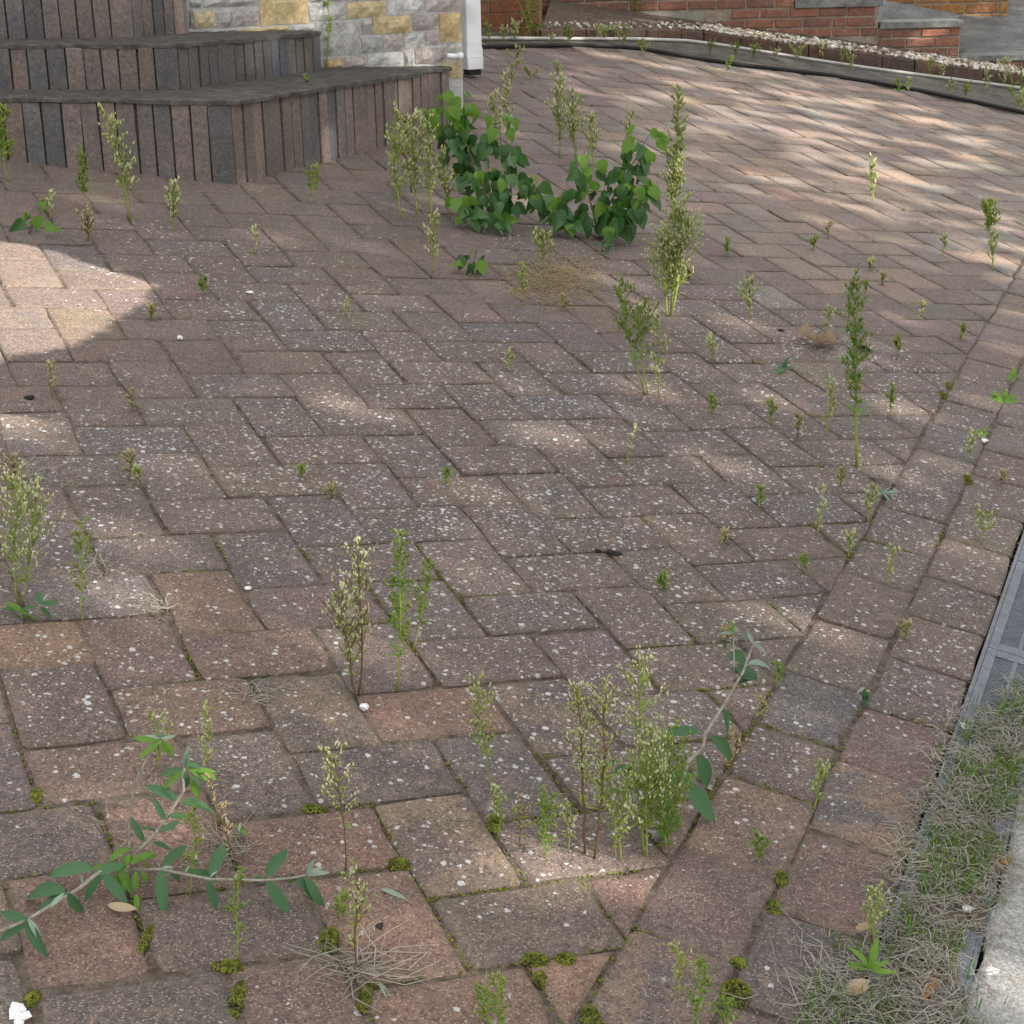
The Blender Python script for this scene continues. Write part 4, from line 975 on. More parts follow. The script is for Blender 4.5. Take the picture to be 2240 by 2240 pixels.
def put_leaf(root, a, b, kind, R, nrm=None, wk=1.0, name='leaf'):
    """one leaf from a to b (world points) as a part of root"""
    d = b-a; L = d.length; d.normalize(); n = nrm if nrm is not None else (UPG*.75-FWD*R.uniform(.4, .9)+RIGHT*R.uniform(-.4, .4))
    y = n.cross(d); y = y.normalized() if y.length > 1e-3 else RIGHT.copy(); z = d.cross(y)
    mt = Matrix((d*L, y*L*wk, z*L)).transposed().to_4x4(); mt.translation = a-root.location
    o = bpy.data.objects.new(name, LM[kind][R.randrange(4)]); COL.objects.link(o); o.parent = root; o.matrix_local = mt; return o
def pt(px, py, z): return at(px, py, z)
# --- big buddleja seedling, bottom left
R = random.Random(3)
bd1 = empty('buddleja', at(292, 1962), 'sprawling young butterfly bush with three long branches at the bottom left', 'shrub')
def branch(root, P, r0_, r1_, mat='bud_stem', name='stem'):
    mb = MB(); k = len(P)-1
    mb.tube([p-root.location for p in P], [r0_+(r1_-r0_)*i/k for i in range(k+1)], 7); return mb.build(name, M[mat], root)
br1 = [pt(292, 1960, -.005), pt(287, 1905, .020), pt(217, 1908, .040), pt(171, 1945, .045), pt(109, 1982, .045), pt(62, 2011, .042), pt(-10, 2042, .04)]
br2 = [pt(292, 1960, -.005), pt(294, 1870, .025), pt(320, 1845, .040), pt(345, 1818, .055), pt(363, 1791, .07), pt(385, 1757, .09), pt(403, 1728, .11), pt(400, 1700, .125), pt(404, 1676, .14)]
br3 = [pt(292, 1960, -.005), pt(290, 1902, .020), pt(351, 1902, .035), pt(407, 1913, .042), pt(460, 1923, .046), pt(577, 1926, .050), pt(637, 1921, .050), pt(672, 1914, .052)]
br4 = [pt(290, 1958, -.005), pt(283, 1860, .03), pt(282, 1790, .08), pt(296, 1715, .14), pt(320, 1660, .18), pt(347, 1618, .20)]
for P, a, b in ((br1, .0030, .0022), (br2, .0030, .0018), (br3, .0026, .0016), (br4, .0017, .0012)): branch(bd1, P, a, b)
LV = [(199, 1901, 88, 1896, .045, .03, 'd'), (270, 1891, 199, 1910, .04, .045, 'd'), (140, 1950, 26, 1935, .05, .03, 'd'), (149, 1954, 186, 2013, .05, .012, 'd'), (224, 1913, 174, 1966, .04, .015, 'd'), (146, 1951, 75, 1988, .045, .03, 'd'), (227, 1913, 280, 1977, .04, .012, 'd'),
      (59, 2013, -4, 1992, .045, .04, 'd'), (59, 2013, 92, 2097, .045, .012, 'd'), (62, 2011, 95, 2058, .05, .03, 'p'), (56, 2022, -6, 2050, .04, .03, 'd'), (110, 1985, 140, 1948, .045, .06, 'p'), (182, 1935, 176, 1916, .05, .065, 'p'),
      (242, 1884, 282, 1837, .03, .05, 'y'), (268, 1880, 315, 1876, .04, .03, 'y'), (261, 1898, 287, 1954, .035, .012, 'y'), (298, 1907, 295, 1954, .04, .012, 'y'), (298, 1956, 300, 1996, .02, .006, 'y'), (309, 1905, 324, 1932, .035, .02, 'y'), (316, 1880, 348, 1866, .035, .03, 'y'), (250, 1912, 268, 1944, .03, .01, 'y'), (240, 1895, 205, 1888, .03, .04, 'y'), (285, 1870, 262, 1905, .05, .03, 'y'), (300, 1880, 345, 1885, .05, .03, 'y'), (275, 1925, 262, 1968, .03, .008, 'y'), (287, 1890, 330, 1856, .04, .06, 'y'),
      (354, 1904, 351, 1994, .038, .010, 'd'), (357, 1893, 413, 1839, .04, .06, 'd'), (335, 1842, 381, 1857, .045, .03, 'd'), (460, 1912, 498, 1832, .048, .075, 'd'), (457, 1929, 472, 1995, .045, .010, 'd'), (413, 1911, 495, 1914, .044, .03, 'd'), (372, 1913, 413, 1927, .038, .02, 'd'), (583, 1917, 632, 1842, .05, .08, 'd'), (584, 1930, 638, 2002, .05, .010, 'd'), (668, 1920, 710, 1981, .05, .02, 'd'), (650, 1924, 722, 1979, .048, .015, 'd'), (671, 1914, 722, 1902, .052, .06, 'p'), (672, 1912, 685, 1880, .055, .085, 'p'), (640, 1910, 640, 1939, .05, .03, 'd'), (672, 1912, 705, 1893, .055, .07, 'p'), (577, 1924, 540, 1912, .05, .045, 'd'), (355, 1898, 382, 1893, .045, .045, 'p'), (350, 1896, 342, 1885, .045, .055, 'p'), (405, 1912, 408, 1896, .045, .06, 'p'), (460, 1918, 472, 1904, .05, .06, 'p'), (520, 1926, 560, 1914, .05, .045, 'd'), (600, 1922, 635, 1912, .05, .045, 'd'),
      (385, 1750, 315, 1704, .09, .10, 'd'), (360, 1792, 336, 1748, .075, .10, 'd'), (314, 1839, 289, 1799, .045, .075, 'd'), (398, 1758, 494, 1756, .09, .07, 'd'), (374, 1787, 422, 1780, .08, .07, 'd'), (352, 1820, 394, 1791, .06, .07, 'd'), (312, 1812, 345, 1812, .055, .05, 'd'),
      (400, 1684, 342, 1690, .13, .115, 'd'), (400, 1690, 345, 1722, .13, .10, 'y'), (406, 1688, 413, 1732, .135, .10, 'd'), (420, 1706, 433, 1748, .12, .09, 'y'), (425, 1686, 486, 1697, .13, .11, 'y'), (418, 1700, 454, 1718, .13, .11, 'd'), (408, 1676, 457, 1669, .14, .13, 'd'), (404, 1680, 403, 1641, .14, .17, 'p'), (404, 1680, 392, 1650, .14, .165, 'p'), (412, 1680, 462, 1705, .135, .12, 'y'), (430, 1688, 470, 1680, .13, .14, 'y'), (404, 1676, 415, 1652, .14, .165, 'p'),
      (347, 1620, 289, 1611, .20, .20, 'y'), (346, 1626, 299, 1656, .20, .185, 'y'), (352, 1616, 386, 1608, .205, .21, 'p'), (350, 1616, 352, 1590, .205, .235, 'p'), (352, 1622, 385, 1642, .20, .19, 'y'), (350, 1626, 381, 1655, .20, .18, 'y'), (346, 1616, 325, 1604, .205, .215, 'p'), (348, 1628, 344, 1662, .2, .17, 'y')]
for (ax, ay, bx, by, za, zb_, kd) in LV: put_leaf(bd1, pt(ax, ay, za), pt(bx, by, zb_), kd, R, wk=1.12)
# --- taller buddleja, bottom right
bd2 = empty('buddleja', at(1440, 1838), 'butterfly bush with one long stem leaning right over the drive', 'shrub')
br = [pt(1440, 1836, -.005), pt(1478, 1730, .05), pt(1509, 1662, .085), pt(1538, 1636, .10), pt(1543, 1606, .115), pt(1579, 1551, .15), pt(1607, 1502, .18), pt(1628, 1466, .20), pt(1640, 1430, .22), pt(1649, 1408, .235)]
branch(bd2, br, .0038, .0019)
branch(bd2, [pt(1607, 1472, .19), pt(1606, 1440, .21), pt(1604, 1392, .24)], .002, .0012)
branch(bd2, [pt(1440, 1836, 0), pt(1455, 1770, .03), pt(1494, 1705, .07)], .003, .002)
LV2 = [(1527, 1600, 1446, 1596, .118, .10, 'd', 1.2), (1581, 1554, 1606, 1612, .15, .10, 'd', 1.25), (1556, 1612, 1629, 1664, .11, .07, 'd', 1.1), (1527, 1652, 1564, 1733, .09, .03, 'd', 1.25), (1502, 1716, 1573, 1798, .07, .012, 'd', 1.3), (1624, 1478, 1606, 1452, .195, .19, 'd', 1.9), (1622, 1480, 1652, 1455, .195, .185, 'd', 1.9), (1618, 1496, 1640, 1470, .185, .175, 'd', 1.7), (1629, 1450, 1582, 1405, .205, .21, 'd', 1.3), (1650, 1412, 1703, 1433, .23, .205, 'p', 1.2), (1640, 1452, 1716, 1446, .215, .20, 'p', .9), (1632, 1455, 1675, 1450, .21, .215, 'p', .8), (1648, 1408, 1634, 1380, .235, .255, 'p', 1), (1606, 1384, 1576, 1384, .235, .24, 'p', 1), (1606, 1380, 1645, 1376, .245, .235, 'p', 1), (1605, 1385, 1604, 1358, .245, .265, 'y', .8), (1649, 1408, 1672, 1396, .235, .24, 'p', 1), (1604, 1395, 1622, 1412, .235, .22, 'p', 1), (1590, 1405, 1578, 1425, .225, .205, 'd', .9),
       (1494, 1703, 1464, 1690, .075, .08, 'p', .8), (1494, 1703, 1486, 1671, .075, .10, 'y', .8), (1496, 1703, 1530, 1690, .075, .085, 'y', .8), (1496, 1705, 1527, 1740, .07, .04, 'y', 1), (1496, 1703, 1503, 1675, .075, .09, 'p', .8), (1480, 1708, 1428, 1688, .07, .08, 'd', 1)]
for (ax, ay, bx, by, za, zb_, kd, wk) in LV2: put_leaf(bd2, pt(ax, ay, za), pt(bx, by, zb_), kd, R, wk=wk*1.05)
for k in range(34):
    x, y = R.uniform(1345, 1480), R.uniform(1640, 1815); z = .012+(1830-y)/190*.09
    a = R.uniform(0, 6.28); l = R.uniform(28, 52); put_leaf(bd2, pt(x, y, z), pt(x+l*math.cos(a), y+l*.55*math.sin(a)+8, max(.006, z-R.uniform(-.005, .02))), R.choice(['d', 'd', 'd', 'p']), R, wk=1.15)
# --- small buddleja seedlings
for lab, (bx, by), LL in (('little sage green butterfly bush seedling at the left frame edge', (52, 1352), [(48, 1340, 28, 1308, 'y'), (50, 1335, 80, 1345, 'y'), (52, 1345, 50, 1368, 'y'), (52, 1330, 78, 1322, 'd'), (45, 1335, 6, 1324, 'd'), (90, 1330, 116, 1350, 'd'), (95, 1318, 132, 1312, 'd'), (94, 1316, 78, 1290, 'd'), (92, 1318, 70, 1340, 'p'), (96, 1312, 104, 1296, 'p'), (60, 1345, 78, 1362, 'y')]),
                          ('small felted butterfly bush seedling on the border row near the drain', (1893, 1540), [(1893, 1515, 1880, 1545, 'd'), (1893, 1512, 1908, 1535, 'd'), (1893, 1510, 1876, 1508, 'p'), (1894, 1510, 1912, 1512, 'p'), (1893, 1512, 1894, 1545, 'd'), (1890, 1522, 1885, 1550, 'd'), (1898, 1520, 1912, 1540, 'd')]),
                          ('leafy sprout beside the dead stalk next to the buddleja', (525, 1838), [(525, 1815, 512, 1830, 'y'), (525, 1815, 545, 1818, 'y'), (525, 1812, 530, 1832, 'y'), (525, 1812, 528, 1796, 'p'), (524, 1814, 510, 1808, 'y'), (526, 1815, 540, 1830, 'd')])):
    e = empty('buddleja_seedling', at(bx, by), lab, 'seedling')
    for (ax, ay, cx, cy, kd) in LL:
        f = lambda x, y: above(e.location, x, y)+HF*R.uniform(-.012, .012)
        p_, q_ = f(ax, ay), f(cx, cy); p_.z = max(p_.z, .006); q_.z = max(q_.z, .006); put_leaf(e, p_, q_, kd, R, wk=1.35)
    mb = MB(); mb.tube([Vector((0, 0, -.005)), f(LL[0][0], LL[0][1])-e.location], [.0016, .0011], 5); mb.build('stem', M['bud_stem'], e)
# --- rosettes
for lab, c, tips, kd, wk in (('bright green rosette of strap leaves beside the grassy drain', (1898, 2146), [(1872, 2088), (1917, 2075), (1848, 2141), (1940, 2120), (1964, 2147), (1932, 2150), (1855, 2124), (1905, 2108)], 'w', .95),
                             ('spreading green rosette weed on the far right border joint', (2195, 875), [(2160, 868), (2172, 852), (2205, 850), (2225, 862), (2236, 878), (2215, 884), (2185, 884), (2168, 880), (2196, 856), (2228, 890)], 'w', 1.3),
                             ('tuft of green leaves above the spreading rosette, far right', (2215, 825), [(2200, 812), (2225, 808), (2232, 822), (2208, 835), (2220, 800), (2198, 826)], 'w', 1.3),
                             ('low leafy weed with grey leaves on the inner border', (1930, 1082), [(1912, 1068), (1945, 1062), (1960, 1080), (1905, 1085), (1950, 1092), (1925, 1060), (1970, 1070)], 'p', .8),
                             ('green moss like tuft beside a white chip on the border', (2148, 948), [(2130, 945), (2140, 935), (2156, 938), (2165, 948), (2150, 958), (2160, 930)], 'w', 1.5),
                             ('green spreading weed between the black strip and the conduit', (1972, 190), [(1955, 182), (1990, 180), (2005, 188), (1962, 200), (1985, 198), (1968, 172), (2000, 178), (1945, 192)], 'w', 1.1),
                             ('flat sprig of green leaves against the steps corner right', (1712, 805), [(1695, 796), (1725, 790), (1738, 804), (1700, 815), (1720, 780)], 'd', 1.2)):
    e = empty('rosette_weed', at(*c), lab, 'weed'); lift = .016 if c[0] == 1898 else 0.0
    for tpx in tips:
        q_ = above(e.location, *tpx) if tpx[1] < c[1]-4 else at(*tpx, .006)
        q_.z = max(q_.z, .006)
        if lift: q_ = q_+UPG*lift
        put_leaf(e, e.location+Vector((0, 0, .003+lift)), q_, kd, R, wk=wk)
# --- poplar saplings with heart shaped leaves
def sapling(label, base, branches, n, seed, young=.22, size=(.038, .060)):
    R = random.Random(seed); e = empty('poplar_sapling', base, label, 'sapling')
    for (P, cnt, rad) in branches:
        pts = [above(base, x, y)+HF*dz for (x, y, dz) in P]; branch(e, pts, .0035, .0012, 'bark', 'branch')
        for k in range(cnt):
            u = R.uniform(.18, 1.0)*(len(pts)-1); i = min(len(pts)-2, int(u)); p = pts[i].lerp(pts[i+1], u-i)
            a = R.uniform(0, 6.283); out = RIGHT*math.cos(a)+HF*math.sin(a)*.9
            s = R.uniform(*size); c = p+out*R.uniform(.2, 1.0)*rad+UPG*R.uniform(-.5, .6)*rad
            d = (out*R.uniform(.2, 1)-UPG*R.uniform(.5, 1.3)+RIGHT*R.uniform(-.3, .3)).normalized()
            kd = 'hy' if (R.random() < young or u > .85*(len(pts)-1)) else 'h'
            if c.z < .02: c.z = .02+R.random()*.02
            q = c+d*s
            if q.z < .004: d.z = abs(d.z)*.1; q = c+d.normalized()*s
            nn = (-FWD*R.uniform(.1, 1.2)+UPG*R.uniform(-.1, 1.0)+RIGHT*R.uniform(-1.0, 1.0)).normalized()
            put_leaf(e, c, q, kd, R, nrm=nn)
    return e
sapling('dark green poplar sapling spreading left, in the weed clump beside the steps', at(1104, 505), [
    ([(1104, 505, 0), (1085, 455, .0), (1050, 400, .05), (1010, 350, .1), (975, 290, .12), (950, 225, .12)], 108, .07),
    ([(1104, 505, 0), (1118, 430, .02), (1112, 380, .05), (1092, 320, .08), (1085, 262, .1)], 46, .055),
    ([(1104, 505, 0), (1070, 480, -.03), (1030, 455, -.05), (1000, 430, -.05)], 30, .055),
    ([(1104, 505, 0), (1060, 420, .0), (1005, 300, .1), (1008, 235, .1)], 24, .04)], 120, 5)
sapling('second poplar sapling reaching right, beside the weed column', at(1312, 525), [
    ([(1312, 525, 0), (1322, 470, .02), (1352, 415, .05), (1392, 350, .06), (1420, 300, .06)], 56, .06),
    ([(1312, 525, 0), (1290, 440, .03), (1275, 385, .05), (1278, 335, .05)], 30, .055),
    ([(1312, 525, 0), (1230, 470, -.02), (1170, 430, -.02), (1150, 385, 0)], 34, .055),
    ([(1312, 525, 0), (1260, 490, -.02), (1215, 450, -.03), (1195, 420, -.02)], 32, .06),
    ([(1312, 525, 0), (1345, 490, -.03), (1385, 440, -.02), (1400, 410, 0)], 60, .065)], 120, 6)
sapling('small poplar seedling in front of the larger saplings', at(1034, 602), [([(1034, 602, 0), (1036, 575, 0), (1042, 545, 0)], 11, .035)], 11, 7, .5, (.034, .046))
sapling('heart leaved seedling at the left frame edge near the sunlit patch', at(64, 512), [([(64, 512, 0), (70, 495, 0), (76, 482, 0)], 6, .05)], 6, 8, .7, (.04, .052))
sapling('little leafy sprout left of the slender weed by the steps', at(98, 465), [([(98, 465, 0), (97, 455, 0), (100, 445, 0)], 6, .025)], 6, 9, .7, (.022, .03))
sapling('tiny seedling with dark leaves below the right poplar sapling', at(1318, 552), [([(1318, 552, 0), (1318, 545, 0), (1320, 535, 0)], 5, .02)], 5, 10, .1, (.022, .03))
sapling('tiny poplar seedling growing beside the downpipe corner', at(1010, 222), [([(1010, 240, 0), (1008, 215, 0), (1006, 195, 0)], 7, .035)], 7, 12, .8, (.03, .04))

# ------------------------------------------------------------------ moss, litter, grass
def moss_clump(label, px, py, rx, ry, h, seed):
    R = random.Random(seed); c = at(px, py); e = MB(); s = (c-CAM).length/F_PX
    rx, ry = rx*s, ry*s*1.9
    nn_ = int(110+rx*ry*2.4e5)
    for k in range(min(nn_, 900)):
        a = R.uniform(0, 6.28); q = R.random()**.5*(1+.35*mnoise.noise(Vector((math.cos(a)*1.6, math.sin(a)*1.6, seed*3.3)))); x, y = q*math.cos(a), q*math.sin(a)
        r = R.uniform(.0011, .0026); ballmesh(e, Vector((x*rx, y*ry, h*(1-q*q)*R.uniform(.75, 1.1)-.003)), r, R.uniform(.7, 1.3), R.random()*90, 1, .7)
    o = e.build('moss_clump', M['moss'], smooth=True); o.location = c; tag(o, label, 'moss', 'moss clumps in the joints')
for i, (lab, x, y, rx, ry, h) in enumerate([('big round cushion of bright moss in a chipped corner at the bottom right', 1612, 2172, 36, 24, .016), ('wedge of moss filling the joint left of the caption spot', 722, 2055, 24, 26, .008), ('brown green moss patch at the end of the rusty paver', 872, 1888, 30, 14, .006),
        ('bright moss beside the orange triangular paver, left lump', 1172, 2100, 34, 14, .010), ('bright moss beside the orange triangular paver, right lump', 1238, 2100, 26, 14, .010), ('moss in the corner left of the orange paver', 1182, 2140, 16, 16, .006), ('moss clump at the bottom below the orange paver', 1292, 2226, 24, 22, .010),
        ('moss tuft under the short horseweed near the centre', 1082, 1802, 18, 20, .010), ('bright moss on the inner border joint, lower one', 1694, 1985, 14, 18, .009), ('bright moss on the inner border joint, upper one', 1710, 1920, 14, 16, .008), ('moss at the joint end above the big moss cushion', 1618, 2104, 18, 10, .008),
        ('mossy joint running down left of the straw tuft', 802, 2175, 14, 30, .006), ('strip of moss in the bottom left joint', 520, 2180, 16, 34, .006), ('strip of olive moss left of the bottom left joint', 320, 2050, 12, 30, .004), ('moss where two joints meet under the thin horseweed', 500, 2112, 34, 12, .006),
        ('moss band under the reddish stem weed', 690, 1768, 32, 8, .006), ('moss in the outer joint of the middle right, bright yellow', 2118, 1048, 10, 20, .006), ('yellow moss at the joint crossing on the right', 2062, 862, 12, 10, .006), ('yellow moss line right of that crossing', 2076, 842, 6, 12, .005),
        ('moss at the left end of the bottom white shards', 70, 2182, 16, 14, .006), ('olive moss in the joint at the left, middle', 75, 1740, 14, 18, .004), ('moss speck on the joint near the very tall weed', 1796, 1022, 12, 5, .004)]):
    moss_clump(lab, x, y, rx, ry, h, 60+i)
# moss and litter lying in the joints, many small real bits
def joint_points(n, seed, ymin=0, ymax=2300, xmin=0, xmax=2240):
    R = random.Random(seed); out = []
    polys = [p for c, p in cells if ymin < proj(Vector((c.x, c.y, 0)))[1] < ymax and xmin < proj(Vector((c.x, c.y, 0)))[0] < xmax]
    for k in range(n):
        p = R.choice(polys); i = R.randrange(len(p)); a, b = p[i], p[(i+1) % len(p)]; out.append((a.lerp(b, R.random()), (b-a).normalized()))
    return out
R = random.Random(21); mb = MB()
for (p, d) in joint_points(5200, 31, 1150, 2500):
    n = mnoise.noise(Vector((p.x*3.1, p.y*3.1, 2.2)))
    if n < .06: continue
    r = R.uniform(.0014, .0030); ballmesh(mb, Vector((p.x+R.gauss(0, .0022), p.y+R.gauss(0, .0022), -.0045+R.uniform(0, .003))), r, .9, R.random()*50, 1, .6)
tag(mb.build('joint_moss', M['moss'], smooth=True), kind='stuff')
mb = MB()
def twig(mb, p, L, r, R, flat=True, z0=.002):
    a = R.uniform(0, 6.28); d = Vector((math.cos(a), math.sin(a), R.uniform(-.05, .25 if not flat else .06))); s = d.cross(Vector((0, 0, 1))).normalized()*R.uniform(-.3, .3)*L
    mb.tube([p, p+d*L*.5+s, p+d*L], [r, r*.9, r*.4], 3, cap=False)
for (p, d) in joint_points(6500, 32, 150, 2500):
    L = R.uniform(.005, .018); twig(mb, Vector((p.x+R.gauss(0, .004), p.y+R.gauss(0, .004), R.uniform(-.003, .002))), L, R.uniform(.0004, .0011), R)
for k in range(2600):
    x, y = R.uniform(-20, 2200), R.uniform(330, 2240)**1.0; p = at(x, y)
    if p.xy.dot(ND) > OFF_C: continue
    if R.random() < .5: mb.blade(p+Vector((0, 0, .002)), Vector((R.uniform(-1, 1), R.uniform(-1, 1), .05)), R.uniform(.003, .009), R.uniform(.001, .003), Vector((0, 0, 1)), R.uniform(-.5, .5), 2)
    else: twig(mb, p+Vector((0, 0, .0015)), R.uniform(.004, .014), R.uniform(.0003, .0007), R)
tag(mb.build('dry_litter', M['litter'], smooth=True), kind='stuff')
# yellowish dead ground cover under the sapling
mb = MB()
for k in range(900):
    x, y = R.gauss(1210, 55), R.gauss(615, 26); p = at(x, y); twig(mb, p+Vector((0, 0, .003)), R.uniform(.015, .05), R.uniform(.0005, .0011), R, False)
    if R.random() < .6: mb.octa(p+Vector((R.gauss(0, .02), R.gauss(0, .02), R.uniform(.004, .03))), UPG, .0022, .004)
tag(mb.build('dead_ground_cover', M['dry'], smooth=True), kind='stuff')
# grass mat over the drain
mb, mg = MB(), MB()
def drain_pt(R, t0, t1, d0_, d1_): return along(R.uniform(t0, t1), R.uniform(d0_, d1_))
def dens_g(p):
    x, y = proj(Vector((p.x, p.y, 0))); t = p.dot(TD); d_ = p.dot(ND)
    top = 3.16 if d_ > -.01 else 3.02+.0*d_
    k = 1.0 if t < top-.12 else max(0, 1-(t-top+.12)/.2)
    return k
R = random.Random(55)
for k in range(13500):
    p = drain_pt(R, 1.5, 3.25, OFF_C-.022, OFF_D+.02); d_ = p.dot(ND); t = p.dot(TD)
    kk = dens_g(p)
    if t < 2.2: p = drain_pt(R, 1.5, 2.2, OFF_C-.075, OFF_D+.05)
    n = mnoise.noise(Vector((p.x*7, p.y*7, 3.0)))
    edgek = 1 if OFF_C+.025 < d_ < OFF_D-.02 else .45
    if R.random() > kk*edgek*(1 if n > -.25 else .35): continue
    L = R.uniform(.010, .050); a = R.uniform(0, 6.28)
    green = mnoise.noise(Vector((p.x*11, p.y*11, 9.0))) > -.08 and OFF_C+.01 < d_ < OFF_D and R.random() < .62 or R.random() < .10
    if green:
        mg.blade(Vector((p.x, p.y, -.002)), Vector((math.cos(a)*.5, math.sin(a)*.5, 1)), R.uniform(.012, .036), R.uniform(.0018, .0034), Vector((math.cos(a), math.sin(a), .2)), R.uniform(.3, 1.2), 3, shape='grass')
    else:
        d = Vector((math.cos(a), math.sin(a), R.uniform(.02, .5))); s = d.cross(Vector((0, 0, 1))).normalized()*R.uniform(-.35, .35)*L
        p3 = Vector((p.x, p.y, R.uniform(0, .010))); r = R.uniform(.0004, .0010)
        q2 = p3+d*L; q2.z = max(.002, q2.z*R.uniform(.2, .8)); mb.tube([p3, p3+d*L*.5+s+Vector((0, 0, .003)), q2], [r, r, r*.5], 3, cap=False)
tag(mb.build('dead_grass', M['straw'], smooth=True), kind='stuff'); tag(mg.build('green_grass', M['grass'], smooth=True), kind='stuff')
# silt that has filled the buried part of the drain
V, Fc = [], []
for i in range(91):
    for j in range(9):
        t = 1.4+1.72*i/90; d_ = OFF_C+.008+(OFF_D-OFF_C-.012)*j/8; p = along(t, d_)
        lim = 3.05 if j > 3 else 2.92
        z = .004+.006*mnoise.noise(Vector((p.x*18, p.y*18, 4)))-(.0 if t < lim-.1 else (t-lim+.1)*.12)-.006*(abs(j-4)/4)**2
        V.append((p.x, p.y, z))
for i in range(90):
    for j in range(8): a = i*9+j; Fc.append((a, a+1, a+10, a+9))
tag(obj('silt', V, Fc, M['soil'], smooth=True), kind='stuff')
# straw tufts and dead whiskers
def straw_tuft(label, px, py, n, Lr, spread, seed, mat='straw', up=.25):
    R = random.Random(seed); c = at(px, py); mb = MB()
    for k in range(n):
        a = R.uniform(0, 6.28); d = Vector((math.cos(a), math.sin(a), R.uniform(0, up))); L = R.uniform(*Lr); p = Vector((R.gauss(0, spread), R.gauss(0, spread), .003))
        s = d.cross(Vector((0, 0, 1))).normalized()*R.uniform(-.3, .3)*L; r = R.uniform(.0004, .0010)
        q = p+d*L; q.z = max(.003, q.z); mb.tube([p, p+d*L*.5+s, q], [r, r, r*.5], 3, cap=False)
    o = mb.build('straw_tuft', M[mat]); o.location = c; tag(o, label, 'dead grass')
straw_tuft('tuft of dead straw at the foot of the weed left of the caption spot', 775, 2115, 60, (.03, .11), .018, 1)
straw_tuft('dead root whiskers round the slim horseweed at the left', 190, 1245, 34, (.02, .07), .02, 2, up=.9)
straw_tuft('dead brown straw in the joint behind the buddleja branch', 505, 1860, 60, (.02, .06), .02, 3)
straw_tuft('pale dead grass tuft on the inner border, right', 1935, 1048, 34, (.03, .07), .014, 4, up=.8)
straw_tuft('dead scraps in the joint left of the brown paver', 340, 1325, 40, (.01, .035), .018, 5)
straw_tuft('dead scraps in the joint crossing left of the pale weeds', 565, 1520, 40, (.01, .04), .018, 6)
straw_tuft('dead grass at the left edge of the middle left pavers', 60, 1040, 50, (.02, .06), .03, 7, up=.5)
straw_tuft('grey dead grass spilling from the drain at the bottom right', 1890, 2205, 150, (.03, .10), .05, 8, up=.3)
# fallen leaves, shards, chips
def flat_bit(name, label, cat, px, py, tips, kd, wk, zt=.012):
    e = empty(name, at(px, py), label, cat); R = random.Random(px)
    if tips is None:
        for (x, y) in ((1757, 735), (1764, 742), (1775, 744), (1790, 750), (1800, 752), (1808, 748), (1816, 744), (1820, 752), (1796, 746)):
            put_leaf(e, at(x, y, .006), at(x+R.uniform(-11, 11), y+R.uniform(-4, 4), .018), kd, R, wk=1.2, name='lobe')
        return
    for (x, y) in tips: put_leaf(e, at(px, py, .006), at(x, y, R.uniform(.004, zt)), kd, R, wk=wk, name='lobe')
flat_bit('fallen_leaf', 'red and yellow fallen leaf in the grass at the bottom right', 'fallen leaf', 2038, 2145, [(2012, 2165), (2020, 2182), (2050, 2170), (2058, 2140), (2030, 2130), (2045, 2125), (2060, 2155)], 'r', 1.3)
flat_bit('fallen_leaf', 'curled tan dead leaf under the bright green rosette', 'fallen leaf', 1850, 2165, [(1905, 2168), (1900, 2150), (1888, 2180)], 't', 1.1, .02)
flat_bit('fallen_leaf', 'pale tan leaf scrap left of the grassy drain edge', 'fallen leaf', 1872, 2030, [(1908, 2042), (1900, 2028)], 't', 1.0)
flat_bit('fallen_leaf', 'rusty leaf scraps where the grass meets the pavement', 'fallen leaf', 2180, 1875, [(2210, 1868), (2205, 1890), (2185, 1905), (2228, 1880)], 'r', 1.2)
flat_bit('fallen_leaf', 'grey curled dead leaf at the foot of the sprawling buddleja', 'fallen leaf', 238, 1978, [(305, 2002), (280, 1995)], 't', .6, .02)
flat_bit('fallen_leaf', 'row of tan fallen leaves on the sandy patch right of centre', 'fallen leaf', 1790, 745, None, 't', 1.6)
flat_bit('fallen_leaf', 'white dry leaf strip right of the small horseweed', 'fallen leaf', 835, 1944, [(890, 1962)], 'p', .8)
flat_bit('fallen_leaf', 'small pale leaf scrap at the joint, lower middle', 'fallen leaf', 830, 2148, [(848, 2165), (842, 2178)], 'p', .6)
def shard(label, px, py, r, sq, seed, mat='shell', name='chip', cat='chip'):
    mb = MB(); ballmesh(mb, Vector((0, 0, r*sq*.6)), r, sq, seed, 1, .9); o = mb.build(name, M[mat], smooth=False); o.location = at(px, py); tag(o, label, cat)
shard('larger white broken shard in the bottom left corner', 40, 2212, .013, .45, 1); shard('smaller white broken shard right of the larger one', 52, 2228, .009, .5, 2); shard('tiny white shard below the two bigger ones', 45, 2238, .008, .35, 14)
shard('white round seed puff on the rusty paver joint', 797, 1552, .008, .9, 3); shard('white chip lying in the grass over the drain', 2114, 1992, .012, .5, 4); shard('cream chip on the dead grass by the pavement', 2166, 2126, .012, .4, 5)
shard('white stick like chip at the drain edge', 2110, 1592, .010, .5, 6); shard('white pebble on dark pavers near the sunlit patch', 393, 740, .009, .5, 7); shard('flat white chip right of the sunlit patch', 545, 641, .011, .3, 8)
shard('cream scrap on the brown joint at left of centre', 542, 1288, .008, .4, 9); shard('white chip beside the small green tuft on the border', 2154, 966, .010, .5, 10)
shard('dark hollow lump of dirt in the joint at the middle of the drive', 1342, 1211, .017, .28, 11, 'hole', 'dirt_lump', 'dirt'); shard('small dark dirt lump beside the bigger one in mid drive', 1308, 1206, .008, .35, 12, 'hole', 'dirt_lump', 'dirt')
